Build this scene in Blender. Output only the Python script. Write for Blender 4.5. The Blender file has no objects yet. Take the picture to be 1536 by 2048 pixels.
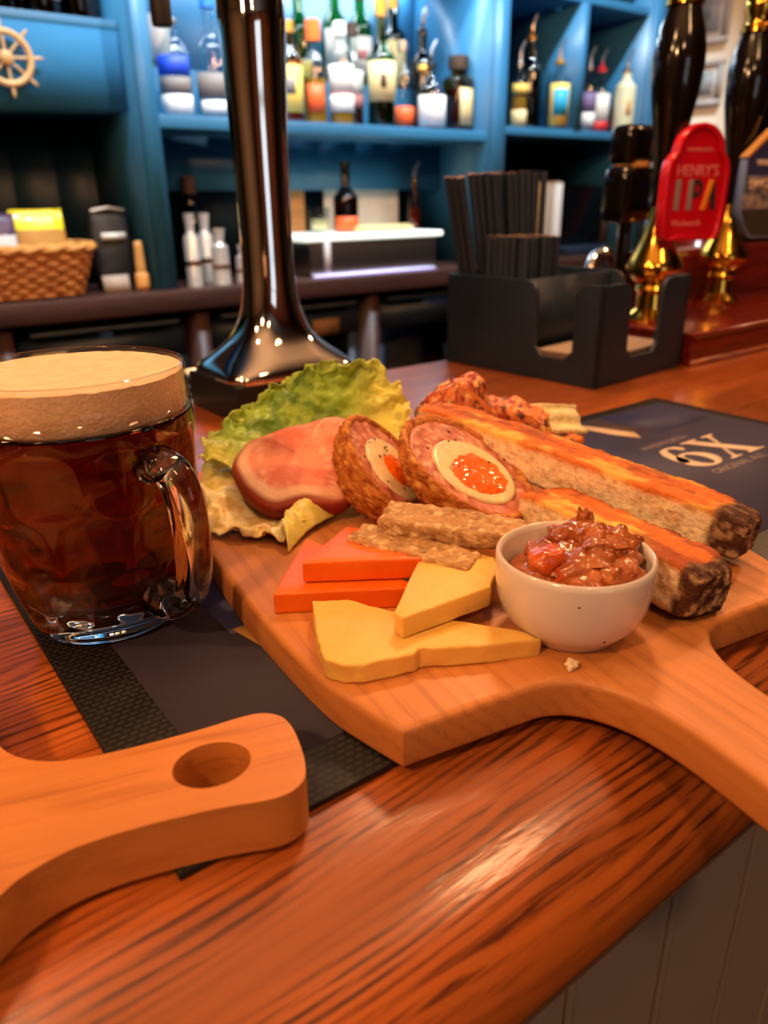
import bpy, bmesh, math, random
from mathutils import Vector, Matrix, noise
random.seed(11)
S = 0.01            # the numbers below are centimetres; the bar top is z = 0
ZB = 1.05           # bar top above the floor, metres
PI = math.pi
scene = bpy.context.scene
COL = scene.collection

# ------------------------------------------------------------------ camera
def W(x, y, z): return Vector((x*S, y*S, ZB + z*S))
p_, az_, ro_ = math.radians(22.5), math.radians(36.4), math.radians(-0.8)
fw = Vector((math.sin(az_)*math.cos(p_), math.cos(az_)*math.cos(p_), -math.sin(p_)))
r0 = Vector((math.cos(az_), -math.sin(az_), 0)); u0 = r0.cross(fw)
Rv = r0*math.cos(ro_) + u0*math.sin(ro_); Uv = -r0*math.sin(ro_) + u0*math.cos(ro_)
cd = bpy.data.cameras.new('camera'); cam = bpy.data.objects.new('camera', cd); COL.objects.link(cam)
cd.sensor_fit = 'VERTICAL'; cd.sensor_height = 36; cd.lens = 1510/2048*36; cd.clip_start = .01
mw = Matrix((Rv, Uv, -fw)).transposed().to_4x4(); mw.translation = W(0, 0, 19); cam.matrix_world = mw
cd.dof.use_dof = True; cd.dof.focus_distance = .335; cd.dof.aperture_fstop = 8.5
scene.camera = cam

# ------------------------------------------------------------------ world and exposure
vs = scene.view_settings
vs.view_transform = 'Standard'; vs.look = 'None'; vs.gamma = 1; vs.use_curve_mapping = False; vs.exposure = 0.0
wd = bpy.data.worlds.new('world'); scene.world = wd; wd.use_nodes = True
wd.node_tree.nodes['Background'].inputs[0].default_value = (1.0, .66, .44, 1)
wd.node_tree.nodes['Background'].inputs[1].default_value = .22
scene.cycles.use_denoising = True
scene.cycles.max_bounces = 8; scene.cycles.diffuse_bounces = 2; scene.cycles.glossy_bounces = 3; scene.cycles.transmission_bounces = 8; scene.cycles.transparent_max_bounces = 14
scene.cycles.use_adaptive_sampling = True; scene.cycles.adaptive_threshold = .1; scene.cycles.adaptive_min_samples = 20
scene.cycles.caustics_reflective = False; scene.cycles.sample_clamp_indirect = 4
WARM = (1.0, .52, .24); COOL = (.80, .93, 1.0)

def light(name, kind, loc, power, col, size=.03, parent=None, **kw):
    ld = bpy.data.lights.new(name, kind); ld.energy = power; ld.color = col
    if kind == 'AREA':
        ld.shape = 'RECTANGLE'; ld.size, ld.size_y = size
    else: ld.shadow_soft_size = size
    if kind == 'SPOT': ld.spot_size = kw.get('ang', 1.6); ld.spot_blend = .6
    o = bpy.data.objects.new(name, ld); COL.objects.link(o)
    o.parent = parent; o.location = loc
    if 'rot' in kw: o.rotation_euler = kw['rot']
    return o

# ------------------------------------------------------------------ materials
def c(r, g, b):
    f = lambda v: ((v/255+.055)/1.055)**2.4 if v > 10 else v/255/12.92
    return (f(r), f(g), f(b), 1)
MATS = {}
def mat(name, col, rough=.5, metal=0, col2=None, ns=5, st=(1, 1, 1), lo=.35, hi=.65, bump=0, bs=40, bst=(1, 1, 1),
        coat=0, trans=0, ior=1.45, sss=0, srad=(1, .3, .15), emit=None, es=0, attr=False, var=.12, spec=.5, coord='Object', crough=.05):
    m = bpy.data.materials.new(name); m.use_nodes = True; MATS[name] = m
    nt = m.node_tree; N = nt.nodes; L = nt.links; b = N['Principled BSDF']
    b.inputs['Roughness'].default_value = rough; b.inputs['Metallic'].default_value = metal
    b.inputs['IOR'].default_value = ior; b.inputs['Specular IOR Level'].default_value = spec
    b.inputs['Coat Weight'].default_value = coat; b.inputs['Coat Roughness'].default_value = crough
    b.inputs['Transmission Weight'].default_value = trans
    if sss:
        b.inputs['Subsurface Weight'].default_value = sss; b.inputs['Subsurface Radius'].default_value = srad
        b.inputs['Subsurface Scale'].default_value = .004
    if emit: b.inputs['Emission Color'].default_value = emit; b.inputs['Emission Strength'].default_value = es
    b.inputs['Base Color'].default_value = col
    tc = N.new('ShaderNodeTexCoord')
    def nz(scale, stretch, det=3):
        mp = N.new('ShaderNodeMapping'); L.new(tc.outputs[coord], mp.inputs[0]); mp.inputs['Scale'].default_value = stretch
        n = N.new('ShaderNodeTexNoise'); n.inputs['Scale'].default_value = scale; n.inputs['Detail'].default_value = det
        L.new(mp.outputs[0], n.inputs['Vector']); return n
    src = None
    if attr:
        a = N.new('ShaderNodeAttribute'); a.attribute_name = 'Col'; src = a.outputs['Color']
        if var:
            n = nz(ns, st); mr = N.new('ShaderNodeMapRange'); mr.inputs[1].default_value = .25; mr.inputs[2].default_value = .75
            mr.inputs[3].default_value = 1-var; mr.inputs[4].default_value = 1+var
            L.new(n.outputs[0], mr.inputs[0]); mx = N.new('ShaderNodeVectorMath'); mx.operation = 'SCALE'
            L.new(src, mx.inputs[0]); L.new(mr.outputs[0], mx.inputs['Scale']); src = mx.outputs[0]
        L.new(src, b.inputs['Base Color'])
    elif col2:
        n = nz(ns, st); rp = N.new('ShaderNodeValToRGB'); rp.color_ramp.elements[0].position = lo; rp.color_ramp.elements[1].position = hi
        rp.color_ramp.elements[0].color = col; rp.color_ramp.elements[1].color = col2
        L.new(n.outputs[0], rp.inputs[0]); L.new(rp.outputs[0], b.inputs['Base Color'])
    if bump:
        n = nz(bs, bst); bp = N.new('ShaderNodeBump'); bp.inputs['Strength'].default_value = bump; bp.inputs['Distance'].default_value = .002
        L.new(n.outputs[0], bp.inputs['Height']); L.new(bp.outputs[0], b.inputs['Normal'])
    return m

def wood(name, base, dark, freq, amp, pore=.5, rough=.35, coat=0., bump=.15, axis='X', lowf=(2.5, 14), sharp=(.45, .95), crough=.08, gmix=.6, tone=.25):
    """long-grained timber: ring lines warped by low noise, broken by pores; grain runs along the object's axis"""
    m = bpy.data.materials.new(name); m.use_nodes = True; MATS[name] = m
    nt = m.node_tree; N = nt.nodes; L = nt.links; b = N['Principled BSDF']
    b.inputs['Roughness'].default_value = rough; b.inputs['Coat Weight'].default_value = coat; b.inputs['Coat Roughness'].default_value = crough
    tc = N.new('ShaderNodeTexCoord'); rot = N.new('ShaderNodeMapping')
    if axis == 'Y': rot.inputs['Rotation'].default_value = (0, 0, PI/2)
    L.new(tc.outputs['Object'], rot.inputs[0])
    def nz(sc, det=3, rgh=.5):
        mp = N.new('ShaderNodeMapping'); mp.inputs['Scale'].default_value = sc; L.new(rot.outputs[0], mp.inputs[0])
        n = N.new('ShaderNodeTexNoise'); n.inputs['Scale'].default_value = 1; n.inputs['Detail'].default_value = det; n.inputs['Roughness'].default_value = rgh
        L.new(mp.outputs[0], n.inputs['Vector']); return n.outputs[0]
    def math_(op, a, bb=None, cc=None):
        n = N.new('ShaderNodeMath'); n.operation = op
        for i, v in enumerate((a, bb, cc)):
            if v is None: continue
            if hasattr(v, 'links'): L.new(v, n.inputs[i])
            else: n.inputs[i].default_value = v
        return n.outputs[0]
    sep = N.new('ShaderNodeSeparateXYZ'); L.new(rot.outputs[0], sep.inputs[0])
    yz = math_('ADD', sep.outputs[1], math_('MULTIPLY', sep.outputs[2], .9))
    warp = nz((lowf[0], lowf[1], lowf[1]), 2)
    wig = nz((30, 120, 120), 3)
    ph = math_('ADD', math_('MULTIPLY', yz, freq), math_('ADD', math_('MULTIPLY', warp, amp), math_('MULTIPLY', wig, .4)))
    ring = math_('MULTIPLY_ADD', math_('SINE', math_('MULTIPLY', ph, 2*PI)), .5, .5)
    por = nz((30, 600, 600), 3, .6)
    line = math_('MULTIPLY', math_('MULTIPLY', N_ramp(N, L, ring, *sharp), N_ramp(N, L, nz((6, 45, 45), 2), .28, .52)), N_ramp(N, L, por, .5-pore*.25, .5+pore*.2))
    fine = nz((8, 260, 260), 4)
    tn = nz((4, 30, 30), 3)
    mx = N.new('ShaderNodeMix'); mx.data_type = 'RGBA'; mx.inputs[6].default_value = base; mx.inputs[7].default_value = dark
    fac = math_('ADD', math_('MULTIPLY', line, gmix), math_('MULTIPLY', N_ramp(N, L, fine, .45, .8), .25))
    L.new(math_('MINIMUM', fac, 1.), mx.inputs[0])
    mr = N.new('ShaderNodeMapRange'); mr.inputs[1].default_value = .3; mr.inputs[2].default_value = .7; mr.inputs[3].default_value = 1-tone; mr.inputs[4].default_value = 1+tone
    L.new(tn, mr.inputs[0]); vm = N.new('ShaderNodeVectorMath'); vm.operation = 'SCALE'
    L.new(mx.outputs[2], vm.inputs[0]); L.new(mr.outputs[0], vm.inputs['Scale']); L.new(vm.outputs[0], b.inputs['Base Color'])
    if bump:
        bp = N.new('ShaderNodeBump'); bp.inputs['Strength'].default_value = bump; bp.inputs['Distance'].default_value = .001
        hgt = nz((50, 260, 260), 3)
        L.new(hgt, bp.inputs['Height']); L.new(bp.outputs[0], b.inputs['Normal'])
        if coat: L.new(bp.outputs[0], b.inputs['Coat Normal'])
    return m
def N_ramp(N, L, sock, lo, hi):
    mr = N.new('ShaderNodeMapRange'); mr.interpolation_type = 'SMOOTHSTEP'
    mr.inputs[1].default_value = lo; mr.inputs[2].default_value = hi; L.new(sock, mr.inputs[0]); return mr.outputs[0]

def clearglass(name, tint, gloss=.12, rough=.03):
    """thin bottle or pane glass: tinted see-through with a fresnel sheen"""
    m = bpy.data.materials.new(name); m.use_nodes = True; MATS[name] = m
    nt = m.node_tree; N = nt.nodes; L = nt.links; N.remove(N['Principled BSDF'])
    t = N.new('ShaderNodeBsdfTransparent'); t.inputs[0].default_value = tint
    g = N.new('ShaderNodeBsdfGlossy'); g.inputs['Roughness'].default_value = rough
    f = N.new('ShaderNodeLayerWeight'); f.inputs[0].default_value = .5
    pw = N.new('ShaderNodeMath'); pw.operation = 'POWER'; pw.inputs[1].default_value = 4; L.new(f.outputs['Facing'], pw.inputs[0])
    a = N.new('ShaderNodeMath'); a.operation = 'MULTIPLY_ADD'; a.use_clamp = True; a.inputs[1].default_value = .6; a.inputs[2].default_value = gloss*.6; L.new(pw.outputs[0], a.inputs[0])
    mx = N.new('ShaderNodeMixShader'); L.new(a.outputs[0], mx.inputs[0]); L.new(t.outputs[0], mx.inputs[1]); L.new(g.outputs[0], mx.inputs[2])
    L.new(mx.outputs[0], N['Material Output'].inputs[0]); return m

wood('bar_oak', c(180, 94, 37), c(58, 20, 8), 210, 15, pore=.8, rough=.3, coat=.9, bump=.2, lowf=(3.4, 12), sharp=(.2, .9), crough=.15, gmix=.85, tone=.3)
wood('board_wood', c(208, 132, 66), c(146, 78, 32), 120, 5, pore=.8, rough=.5, coat=.03, bump=.06, axis='Y', lowf=(2, 10), sharp=(.3, 1.), crough=.25, gmix=.35, tone=.12)
wood('board_wood_x', c(208, 130, 60), c(150, 80, 32), 60, 7, pore=.6, rough=.5, coat=.03, bump=.05, axis='X', lowf=(5, 16), sharp=(.4, 1.), crough=.2, gmix=.4, tone=.12)
wood('mahogany', c(120, 34, 22), c(50, 12, 8), 60, 5, rough=.25, coat=.6, bump=.05)
wood('dark_counter', c(60, 30, 22), c(24, 10, 8), 50, 5, rough=.5, coat=0, bump=.05)
wood('pale_wood', c(214, 160, 96), c(170, 110, 60), 60, 4, rough=.5)
BLUE = c(52, 118, 162)
mat('blue_paint', BLUE, .38, col2=c(48, 110, 152), ns=6, bump=.08, bs=60)
mat('blue_dark_shaded', c(18, 46, 62), .45, col2=c(15, 40, 55), ns=4, bump=.06, bs=60)  # recess shade put into the colour; also the cells' darker back paint
mat('cream_paint', c(198, 172, 144), .5, col2=c(190, 164, 136), ns=3)
mat('white_wall', c(240, 232, 212), .7, col2=c(232, 224, 204), ns=3)
mat('floor', c(70, 52, 40), .5, col2=c(54, 40, 32), ns=6)
mat('ceiling', c(200, 190, 175), .8)
mat('dark_wall', c(58, 52, 52), .7, col2=c(48, 44, 44), ns=3)
mat('red_wall', c(168, 108, 78), .6, col2=c(156, 98, 70), ns=3)
mat('day_pane', (1, 1, 1, 1), .4, emit=(.75, .88, 1, 1), es=1.2)
mat('chrome', (.82, .80, .80, 1), .06, 1)
mat('steel', c(190, 186, 182), .28, 1, bump=.05, bs=30)
mat('pewter', c(206, 200, 194), .3, .45)
mat('brass', c(214, 150, 58), .16, 1)
mat('gold_brass', c(236, 180, 70), .12, 1)
mat('black_gloss', c(16, 12, 12), .12, coat=.5)
mat('black_matte', c(24, 23, 25), .5, col2=c(30, 28, 30), ns=8)
mat('black_plastic', c(32, 46, 64), .45, col2=c(28, 41, 58), ns=10, bump=.04, bs=300)
mat('straw_black', c(40, 52, 70), .5)
mat('straw_paper', c(196, 160, 140), .8)
mat('paper_brown', c(150, 108, 74), .85, col2=c(138, 98, 66), ns=20)
mat('paper_grey', c(170, 150, 135), .85)
mat('rubber', c(24, 21, 20), .45)
mat('mat_print', c(43, 32, 50), .62, col2=c(38, 29, 46), ns=18, bump=.05, bs=400)
mat('mat_navy', c(50, 52, 100), .6, col2=c(46, 48, 92), ns=18)
mat('mat_plum', c(56, 54, 88), .6, col2=c(52, 50, 82), ns=18)
mat('mat_gold', c(196, 140, 66), .6)
mat('mat_cream', c(224, 192, 158), .6)
mat('mat_brown', c(70, 48, 46), .6)
mat('print_cream', c(238, 214, 186), .6)
mat('print_dim', c(150, 132, 130), .6)
mat('glass', (1, 1, 1, 1), .0, trans=1, ior=1.5)
mat('foam', c(246, 214, 178), .8, col2=c(236, 202, 162), ns=120, bump=.35, bs=500)
mat('ceramic', c(240, 228, 218), .18, coat=.6, col2=c(236, 223, 212), ns=6)
mat('cheese_orange', c(250, 118, 22), .38, col2=c(244, 104, 16), ns=30, bump=.1, bs=200, sss=.25, srad=(1, .35, .1))
mat('cheese_yellow', c(244, 196, 98), .5, col2=c(240, 188, 90), ns=40, bump=.3, bs=160, sss=.3, srad=(1, .7, .25))
mat('chutney', c(190, 108, 52), .25, col2=c(146, 68, 28), ns=90, bump=.35, bs=260, coat=.35)
mat('chutney_red', c(226, 108, 38), .2, col2=c(196, 80, 28), ns=90, bump=.35, bs=260, coat=.4)
mat('food', (1, 1, 1, 1), .5, attr=True, ns=300, var=.18, bump=.3, bs=500)
mat('food_rough', (1, 1, 1, 1), .75, attr=True, ns=220, var=.2, bump=.6, bs=420)
mat('food_wet', (1, 1, 1, 1), .42, attr=True, ns=120, var=.1, bump=.2, bs=260, coat=.08, crough=.3)
mat('ham_meat', (1, 1, 1, 1), .5, attr=True, ns=200, var=.06, bump=.12, bs=300, coat=.05, crough=.35)
mat('leaf', (1, 1, 1, 1), .38, attr=True, ns=90, var=.18, bump=.35, bs=220)
mat('yolk', c(252, 122, 14), .16, col2=c(246, 100, 8), ns=60, coat=.6, bump=.15, bs=200)
mat('egg_white', c(248, 226, 178), .22, col2=c(244, 214, 156), ns=60, coat=.4, sss=.5)
mat('pepper', c(40, 28, 20), .7)
mat('crumb', c(240, 214, 170), .8)
mat('red_clip', c(214, 16, 40), .25, coat=.6, col2=c(202, 12, 34), ns=8)
mat('red_deep', c(160, 12, 30), .3, coat=.4)
mat('clip_grey', c(150, 140, 140), .4); mat('clip_dark', c(60, 44, 48), .4); mat('clip_orange', c(240, 150, 40), .4)
mat('clip_pink', c(232, 130, 130), .4)
mat('clip_navy', c(56, 62, 106), .4, coat=.3); mat('clip_side', c(126, 152, 206), .4); mat('clip_tan', c(200, 148, 84), .45)
mat('clip_sea', c(176, 160, 150), .4, col2=c(84, 90, 104), ns=60, lo=.4, hi=.6)
mat('clip_olive', c(66, 62, 52), .4)
mat('wicker', c(196, 124, 60), .5, col2=c(158, 88, 38), ns=60)
mat('wicker_pale', c(226, 166, 92), .5, col2=c(206, 140, 70), ns=60)
mat('gold_wheel', c(214, 180, 130), .4, col2=c(196, 156, 104), ns=20)
mat('picture_print', c(150, 160, 168), .4, col2=c(60, 64, 70), ns=12, lo=.45, hi=.55)
mat('frame_grey', c(188, 186, 186), .45)
mat('screen_black', c(10, 11, 16), .15)
mat('label_white', c(232, 230, 224), .6, col2=c(222, 220, 214), ns=30); mat('label_cream', c(226, 206, 150), .6, col2=c(216, 194, 136), ns=30)
mat('label_yellow', c(236, 206, 96), .6); mat('label_blue', c(30, 70, 205), .5); mat('label_orange', c(240, 96, 40), .5)
mat('label_grey', c(120, 112, 108), .6); mat('label_purple', c(120, 100, 140), .6); mat('label_red', c(205, 40, 40), .5)
mat('label_cyan', c(30, 160, 205), .5); mat('label_pink', c(190, 120, 120), .6); mat('label_black', c(28, 26, 26), .5)
mat('cap_orange', c(244, 110, 40), .4); mat('cap_blue', c(40, 120, 220), .4); mat('cap_red', c(210, 36, 48), .4); mat('cap_gold', c(210, 160, 70), .3, .6)
mat('cap_black', c(22, 20, 20), .35); mat('cap_dark', c(70, 58, 50), .4, .3)
mat('cream_bottle', c(226, 226, 190), .3, coat=.4)
clearglass('g_clear', (.86, .93, .94, 1)); clearglass('g_green', (.10, .42, .14, 1)); clearglass('g_dgreen', (.05, .12, .06, 1)); clearglass('g_brown', (.10, .045, .02, 1))
clearglass('g_mug', (.97, .96, .94, 1), .06)
clearglass('g_pane', (.35, .36, .38, 1), .04); clearglass('g_amber', (.65, .33, .10, 1))
mat('liq_gold', c(200, 140, 40), .2, trans=.5, ior=1.1); mat('liq_amber', c(130, 60, 20), .2, trans=.4, ior=1.1)
mat('liq_dark', c(50, 24, 14), .2); mat('liq_clear', c(220, 228, 226), .1, trans=.85, ior=1.05)
mat('led', (1, 1, 1, 1), .5, emit=(.85, .94, 1, 1), es=12)
mat('led_top', (1, 1, 1, 1), .4, emit=(.95, 1, .88, 1), es=.9)
mat('led_blue', (1, 1, 1, 1), .4, emit=(.45, .42, 1, 1), es=.3)
mat('bulb', (1, 1, 1, 1), .4, emit=(1, .62, .28, 1), es=25)
mat('pack_yellow', c(240, 222, 40), .3, attr=False, coat=.3); mat('pack_gold', c(190, 140, 70), .4, col2=c(176, 126, 60), ns=20)
mat('pack_purple', c(70, 58, 96), .35); mat('pack_white', c(226, 230, 236), .35)
mat('copper', c(206, 130, 86), .25, 1)

# ale: hazy amber, darker where it is deep
m = mat('ale', c(180, 46, 12), .0, trans=.9, ior=1.36)
va = m.node_tree.nodes.new('ShaderNodeVolumeAbsorption'); va.inputs['Color'].default_value = (.62, .08, .01, 1); va.inputs['Density'].default_value = 44
m.node_tree.links.new(va.outputs[0], m.node_tree.nodes['Material Output'].inputs['Volume'])

# embossed rubber border of the runner: rows of small raised bricks
m = MATS['rubber']; nt = m.node_tree; N = nt.nodes; L = nt.links
tc = N.new('ShaderNodeTexCoord'); mp = N.new('ShaderNodeMapping'); L.new(tc.outputs['Object'], mp.inputs[0]); mp.inputs['Scale'].default_value = (1, 1, 1)
bk = N.new('ShaderNodeTexBrick'); bk.inputs['Scale'].default_value = 100; bk.inputs['Brick Width'].default_value = .42; bk.inputs['Row Height'].default_value = .3
bk.inputs['Mortar Size'].default_value = .07; bk.inputs['Color1'].default_value = (1, 1, 1, 1); bk.inputs['Color2'].default_value = (.8, .8, .8, 1); bk.inputs['Mortar'].default_value = (0, 0, 0, 1)
L.new(mp.outputs[0], bk.inputs['Vector']); bp = N.new('ShaderNodeBump'); bp.inputs['Strength'].default_value = 1.0; bp.inputs['Distance'].default_value = .003
L.new(bk.outputs['Color'], bp.inputs['Height']); rr0 = N.new('ShaderNodeValToRGB'); rr0.color_ramp.elements[0].color = c(14, 12, 11); rr0.color_ramp.elements[1].color = c(44, 38, 34); L.new(bk.outputs['Color'], rr0.inputs[0]); L.new(rr0.outputs[0], N['Principled BSDF'].inputs['Base Color']); L.new(bp.outputs[0], N['Principled BSDF'].inputs['Normal'])

# ------------------------------------------------------------------ mesh helpers (centimetres, local to the thing)
def fbm(p, f, o=3): return noise.fractal(Vector(p)*f, .6, 2.0, o)
def lerp(a, b, t): return a + (b-a)*t
def mixc(a, b, t):
    t = max(0, min(1, t)); return tuple(a[i]+(b[i]-a[i])*t for i in range(3)) + (1,)
def smooth(a, b, x):
    t = max(0, min(1, (x-a)/(b-a))); return t*t*(3-2*t)
def crom(pts, n, closed=False):
    pts = [Vector(p) for p in pts]; out = []; m = len(pts); segs = m if closed else m-1
    g = (lambda i: pts[i % m]) if closed else (lambda i: pts[max(0, min(m-1, i))])
    for s in range(segs):
        a, b, cc, d = g(s-1), g(s), g(s+1), g(s+2)
        for k in range(n):
            t = k/n; out.append(.5*((2*b)+(cc-a)*t+(2*a-5*b+4*cc-d)*t*t+(3*b-a-3*cc+d)*t**3))
    if not closed: out.append(pts[-1])
    return out

class MB:
    def __init__(s): s.v = []; s.f = []; s.c = None
    def add(s, vs_, fs):
        o = len(s.v); s.v += [tuple(v) for v in vs_]; s.f += [tuple(i+o for i in f) for f in fs]; return s
    def box(s, x0, x1, y0, y1, z0, z1):
        return s.add([(x0, y0, z0), (x1, y0, z0), (x1, y1, z0), (x0, y1, z0), (x0, y0, z1), (x1, y0, z1), (x1, y1, z1), (x0, y1, z1)],
                     [(3, 2, 1, 0), (4, 5, 6, 7), (0, 1, 5, 4), (1, 2, 6, 5), (2, 3, 7, 6), (3, 0, 4, 7)])
    def loft(s, rings, cap=True, close=False):
        n = len(rings[0]); o = len(s.v)
        for r in rings: s.v += [tuple(p) for p in r]
        k = len(rings)
        for i in range(k if close else k-1):
            a, b = o+i*n, o+((i+1) % k)*n
            for j in range(n): s.f.append((a+j, a+(j+1) % n, b+(j+1) % n, b+j))
        if cap and not close:
            s.f.append(tuple(o+j for j in range(n))[::-1]); s.f.append(tuple(o+(k-1)*n+j for j in range(n)))
        return s
    def lathe(s, prof, seg=32, sq=2., cap=True, cx=0, cy=0, sx=1, sy=1):
        rings = []
        for r, z in prof:
            ring = []
            for j in range(seg):
                t = 2*PI*(j+.5)/seg; cs, sn = math.cos(t), math.sin(t)
                k = (abs(cs)**sq+abs(sn)**sq)**(-1/sq)
                ring.append((cx+r*k*cs*sx, cy+r*k*sn*sy, z))
            rings.append(ring)
        return s.loft(rings, cap)
    def tube(s, path, rad, seg=10, flat=1., closed=False, up=None, cap=True):
        P = [Vector(p) for p in path]; n = len(P); R = rad if isinstance(rad, (list, tuple)) else [rad]*n
        rings = []; ref = Vector(up) if up else None
        for i in range(n):
            t = (P[(i+1) % n]-P[i-1] if closed else P[min(n-1, i+1)]-P[max(0, i-1)]).normalized()
            if ref is None: ref = t.orthogonal()
            a = (ref - t*ref.dot(t)); a = a.normalized() if a.length > 1e-6 else t.orthogonal().normalized()
            if not up: ref = a
            b = t.cross(a)
            rings.append([P[i]+(a*math.cos(2*PI*j/seg)+b*flat*math.sin(2*PI*j/seg))*R[i] for j in range(seg)])
        return s.loft(rings, cap, closed)
    def grid(s, fn, nu, nv, wrap=False):
        o = len(s.v)
        for i in range(nu+1):
            for j in range(nv+1): s.v.append(tuple(fn(i/nu, j/nv)))
        for i in range(nu):
            for j in range(nv):
                a = o+i*(nv+1)+j; s.f.append((a, a+nv+1, a+nv+2, a+1))
        return s
    def blob(s, ctr, rad, nz_=.15, fr=1.5, sub=2, sc=(1, 1, 1), seed=0):
        bm = bmesh.new(); bmesh.ops.create_icosphere(bm, subdivisions=sub, radius=1)
        vs_ = []
        for v in bm.verts:
            q = v.co; k = 1+nz_*noise.noise(q*fr+Vector((seed*7.3, seed*1.7, seed*3.1)))*2
            vs_.append((ctr[0]+q.x*k*rad*sc[0], ctr[1]+q.y*k*rad*sc[1], ctr[2]+q.z*k*rad*sc[2]))
        s.add(vs_, [tuple(v.index for v in f.verts) for f in bm.faces]); bm.free(); return s
    def prism(s, outer, z0, z1, holes=(), bev=0, bseg=3):
        bm = bmesh.new(); edges = []
        for loop in [outer]+list(holes):
            vv = [bm.verts.new((p[0], p[1], z1)) for p in loop]
            for i in range(len(vv)): edges.append(bm.edges.new((vv[i], vv[(i+1) % len(vv)])))
        if holes: bmesh.ops.triangle_fill(bm, use_beauty=True, edges=edges)
        else: bm.faces.new([v for v in bm.verts])
        bmesh.ops.recalc_face_normals(bm, faces=bm.faces)
        for f in bm.faces:
            if f.normal.z < 0: f.normal_flip()
        r = bmesh.ops.extrude_face_region(bm, geom=list(bm.faces))
        top = set(f for f in bm.faces)
        for v in [g for g in r['geom'] if isinstance(g, bmesh.types.BMVert)]: v.co.z = z0
        bmesh.ops.recalc_face_normals(bm, faces=bm.faces)
        if bev:
            bm.normal_update()
            es = [e for e in bm.edges if len(e.link_faces) == 2 and abs(abs(e.link_faces[0].normal.z)-abs(e.link_faces[1].normal.z)) > .7]
            bmesh.ops.bevel(bm, geom=es, offset=bev, segments=bseg, profile=.5, affect='EDGES', clamp_overlap=True)
        bm.verts.index_update()
        s.add([v.co[:] for v in bm.verts], [tuple(v.index for v in f.verts) for f in bm.faces]); bm.free(); return s
    def rbox(s, a, b, cc, rho, n, fn=None, cf=None):
        """rounded box of half sizes a,b,cc with n=(nx,ny,nz) cells; fn displaces, cf colours by (point, unit box coordinate)"""
        keys = {}; vl = []; cl = []; fs = []
        dims = (a, b, cc)
        def vert(q):
            k = tuple(round(x, 4) for x in q)
            if k in keys: return keys[k]
            inn = [max(-(dims[i]-rho), min(dims[i]-rho, q[i])) for i in range(3)]
            d = Vector([q[i]-inn[i] for i in range(3)])
            nr = d.normalized() if d.length > 1e-7 else Vector((0, 0, 1))
            pt = Vector(inn)+nr*rho
            u = tuple(q[i]/dims[i] for i in range(3))
            cl.append(cf(pt, u) if cf else (1, 1, 1, 1))
            if fn: pt = fn(pt, nr, u)
            keys[k] = len(vl); vl.append(tuple(pt)); return keys[k]
        for ax in range(3):
            u, v = (ax+1) % 3, (ax+2) % 3
            for sg in (-1, 1):
                for i in range(n[u]):
                    for j in range(n[v]):
                        q4 = []
                        for di, dj in ((0, 0), (1, 0), (1, 1), (0, 1)):
                            q = [0, 0, 0]; q[ax] = sg*dims[ax]; q[u] = (-1+2*(i+di)/n[u])*dims[u]; q[v] = (-1+2*(j+dj)/n[v])*dims[v]
                            q4.append(vert(q))
                        fs.append(tuple(q4) if sg > 0 else tuple(q4[::-1]))
        o = len(s.v); s.add(vl, fs)
        if s.c is None: s.c = [(1, 1, 1, 1)]*o
        s.c += cl; return s
    def xf(s, M, start=0):
        s.v = [tuple(M @ Vector(v)) if i >= start else v for i, v in enumerate(s.v)]; return s
    def build(s, name, m, parent=None, loc=None, rotz=0, sm=35, solid=0):
        me = bpy.data.meshes.new(name); me.from_pydata([(x*S, y*S, z*S) for x, y, z in s.v], [], s.f); me.update()
        if s.c:
            at = me.color_attributes.new('Col', 'FLOAT_COLOR', 'POINT')
            for i, cc in enumerate(s.c): at.data[i].color = cc
        bm = bmesh.new(); bm.from_mesh(me); bmesh.ops.recalc_face_normals(bm, faces=bm.faces); bm.to_mesh(me); bm.free()
        me.polygons.foreach_set('use_smooth', [True]*len(me.polygons))
        if sm: me.set_sharp_from_angle(angle=math.radians(sm))
        me.materials.append(MATS[m] if isinstance(m, str) else m)
        o = bpy.data.objects.new(name, me); COL.objects.link(o)
        if parent: o.parent = parent
        if loc is not None: o.location = W(*loc) if not parent else Vector(loc)*S
        o.rotation_euler.z = rotz
        if solid:
            md = o.modifiers.new('thickness', 'SOLIDIFY'); md.thickness = solid*S; md.offset = 0
        return o

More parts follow.
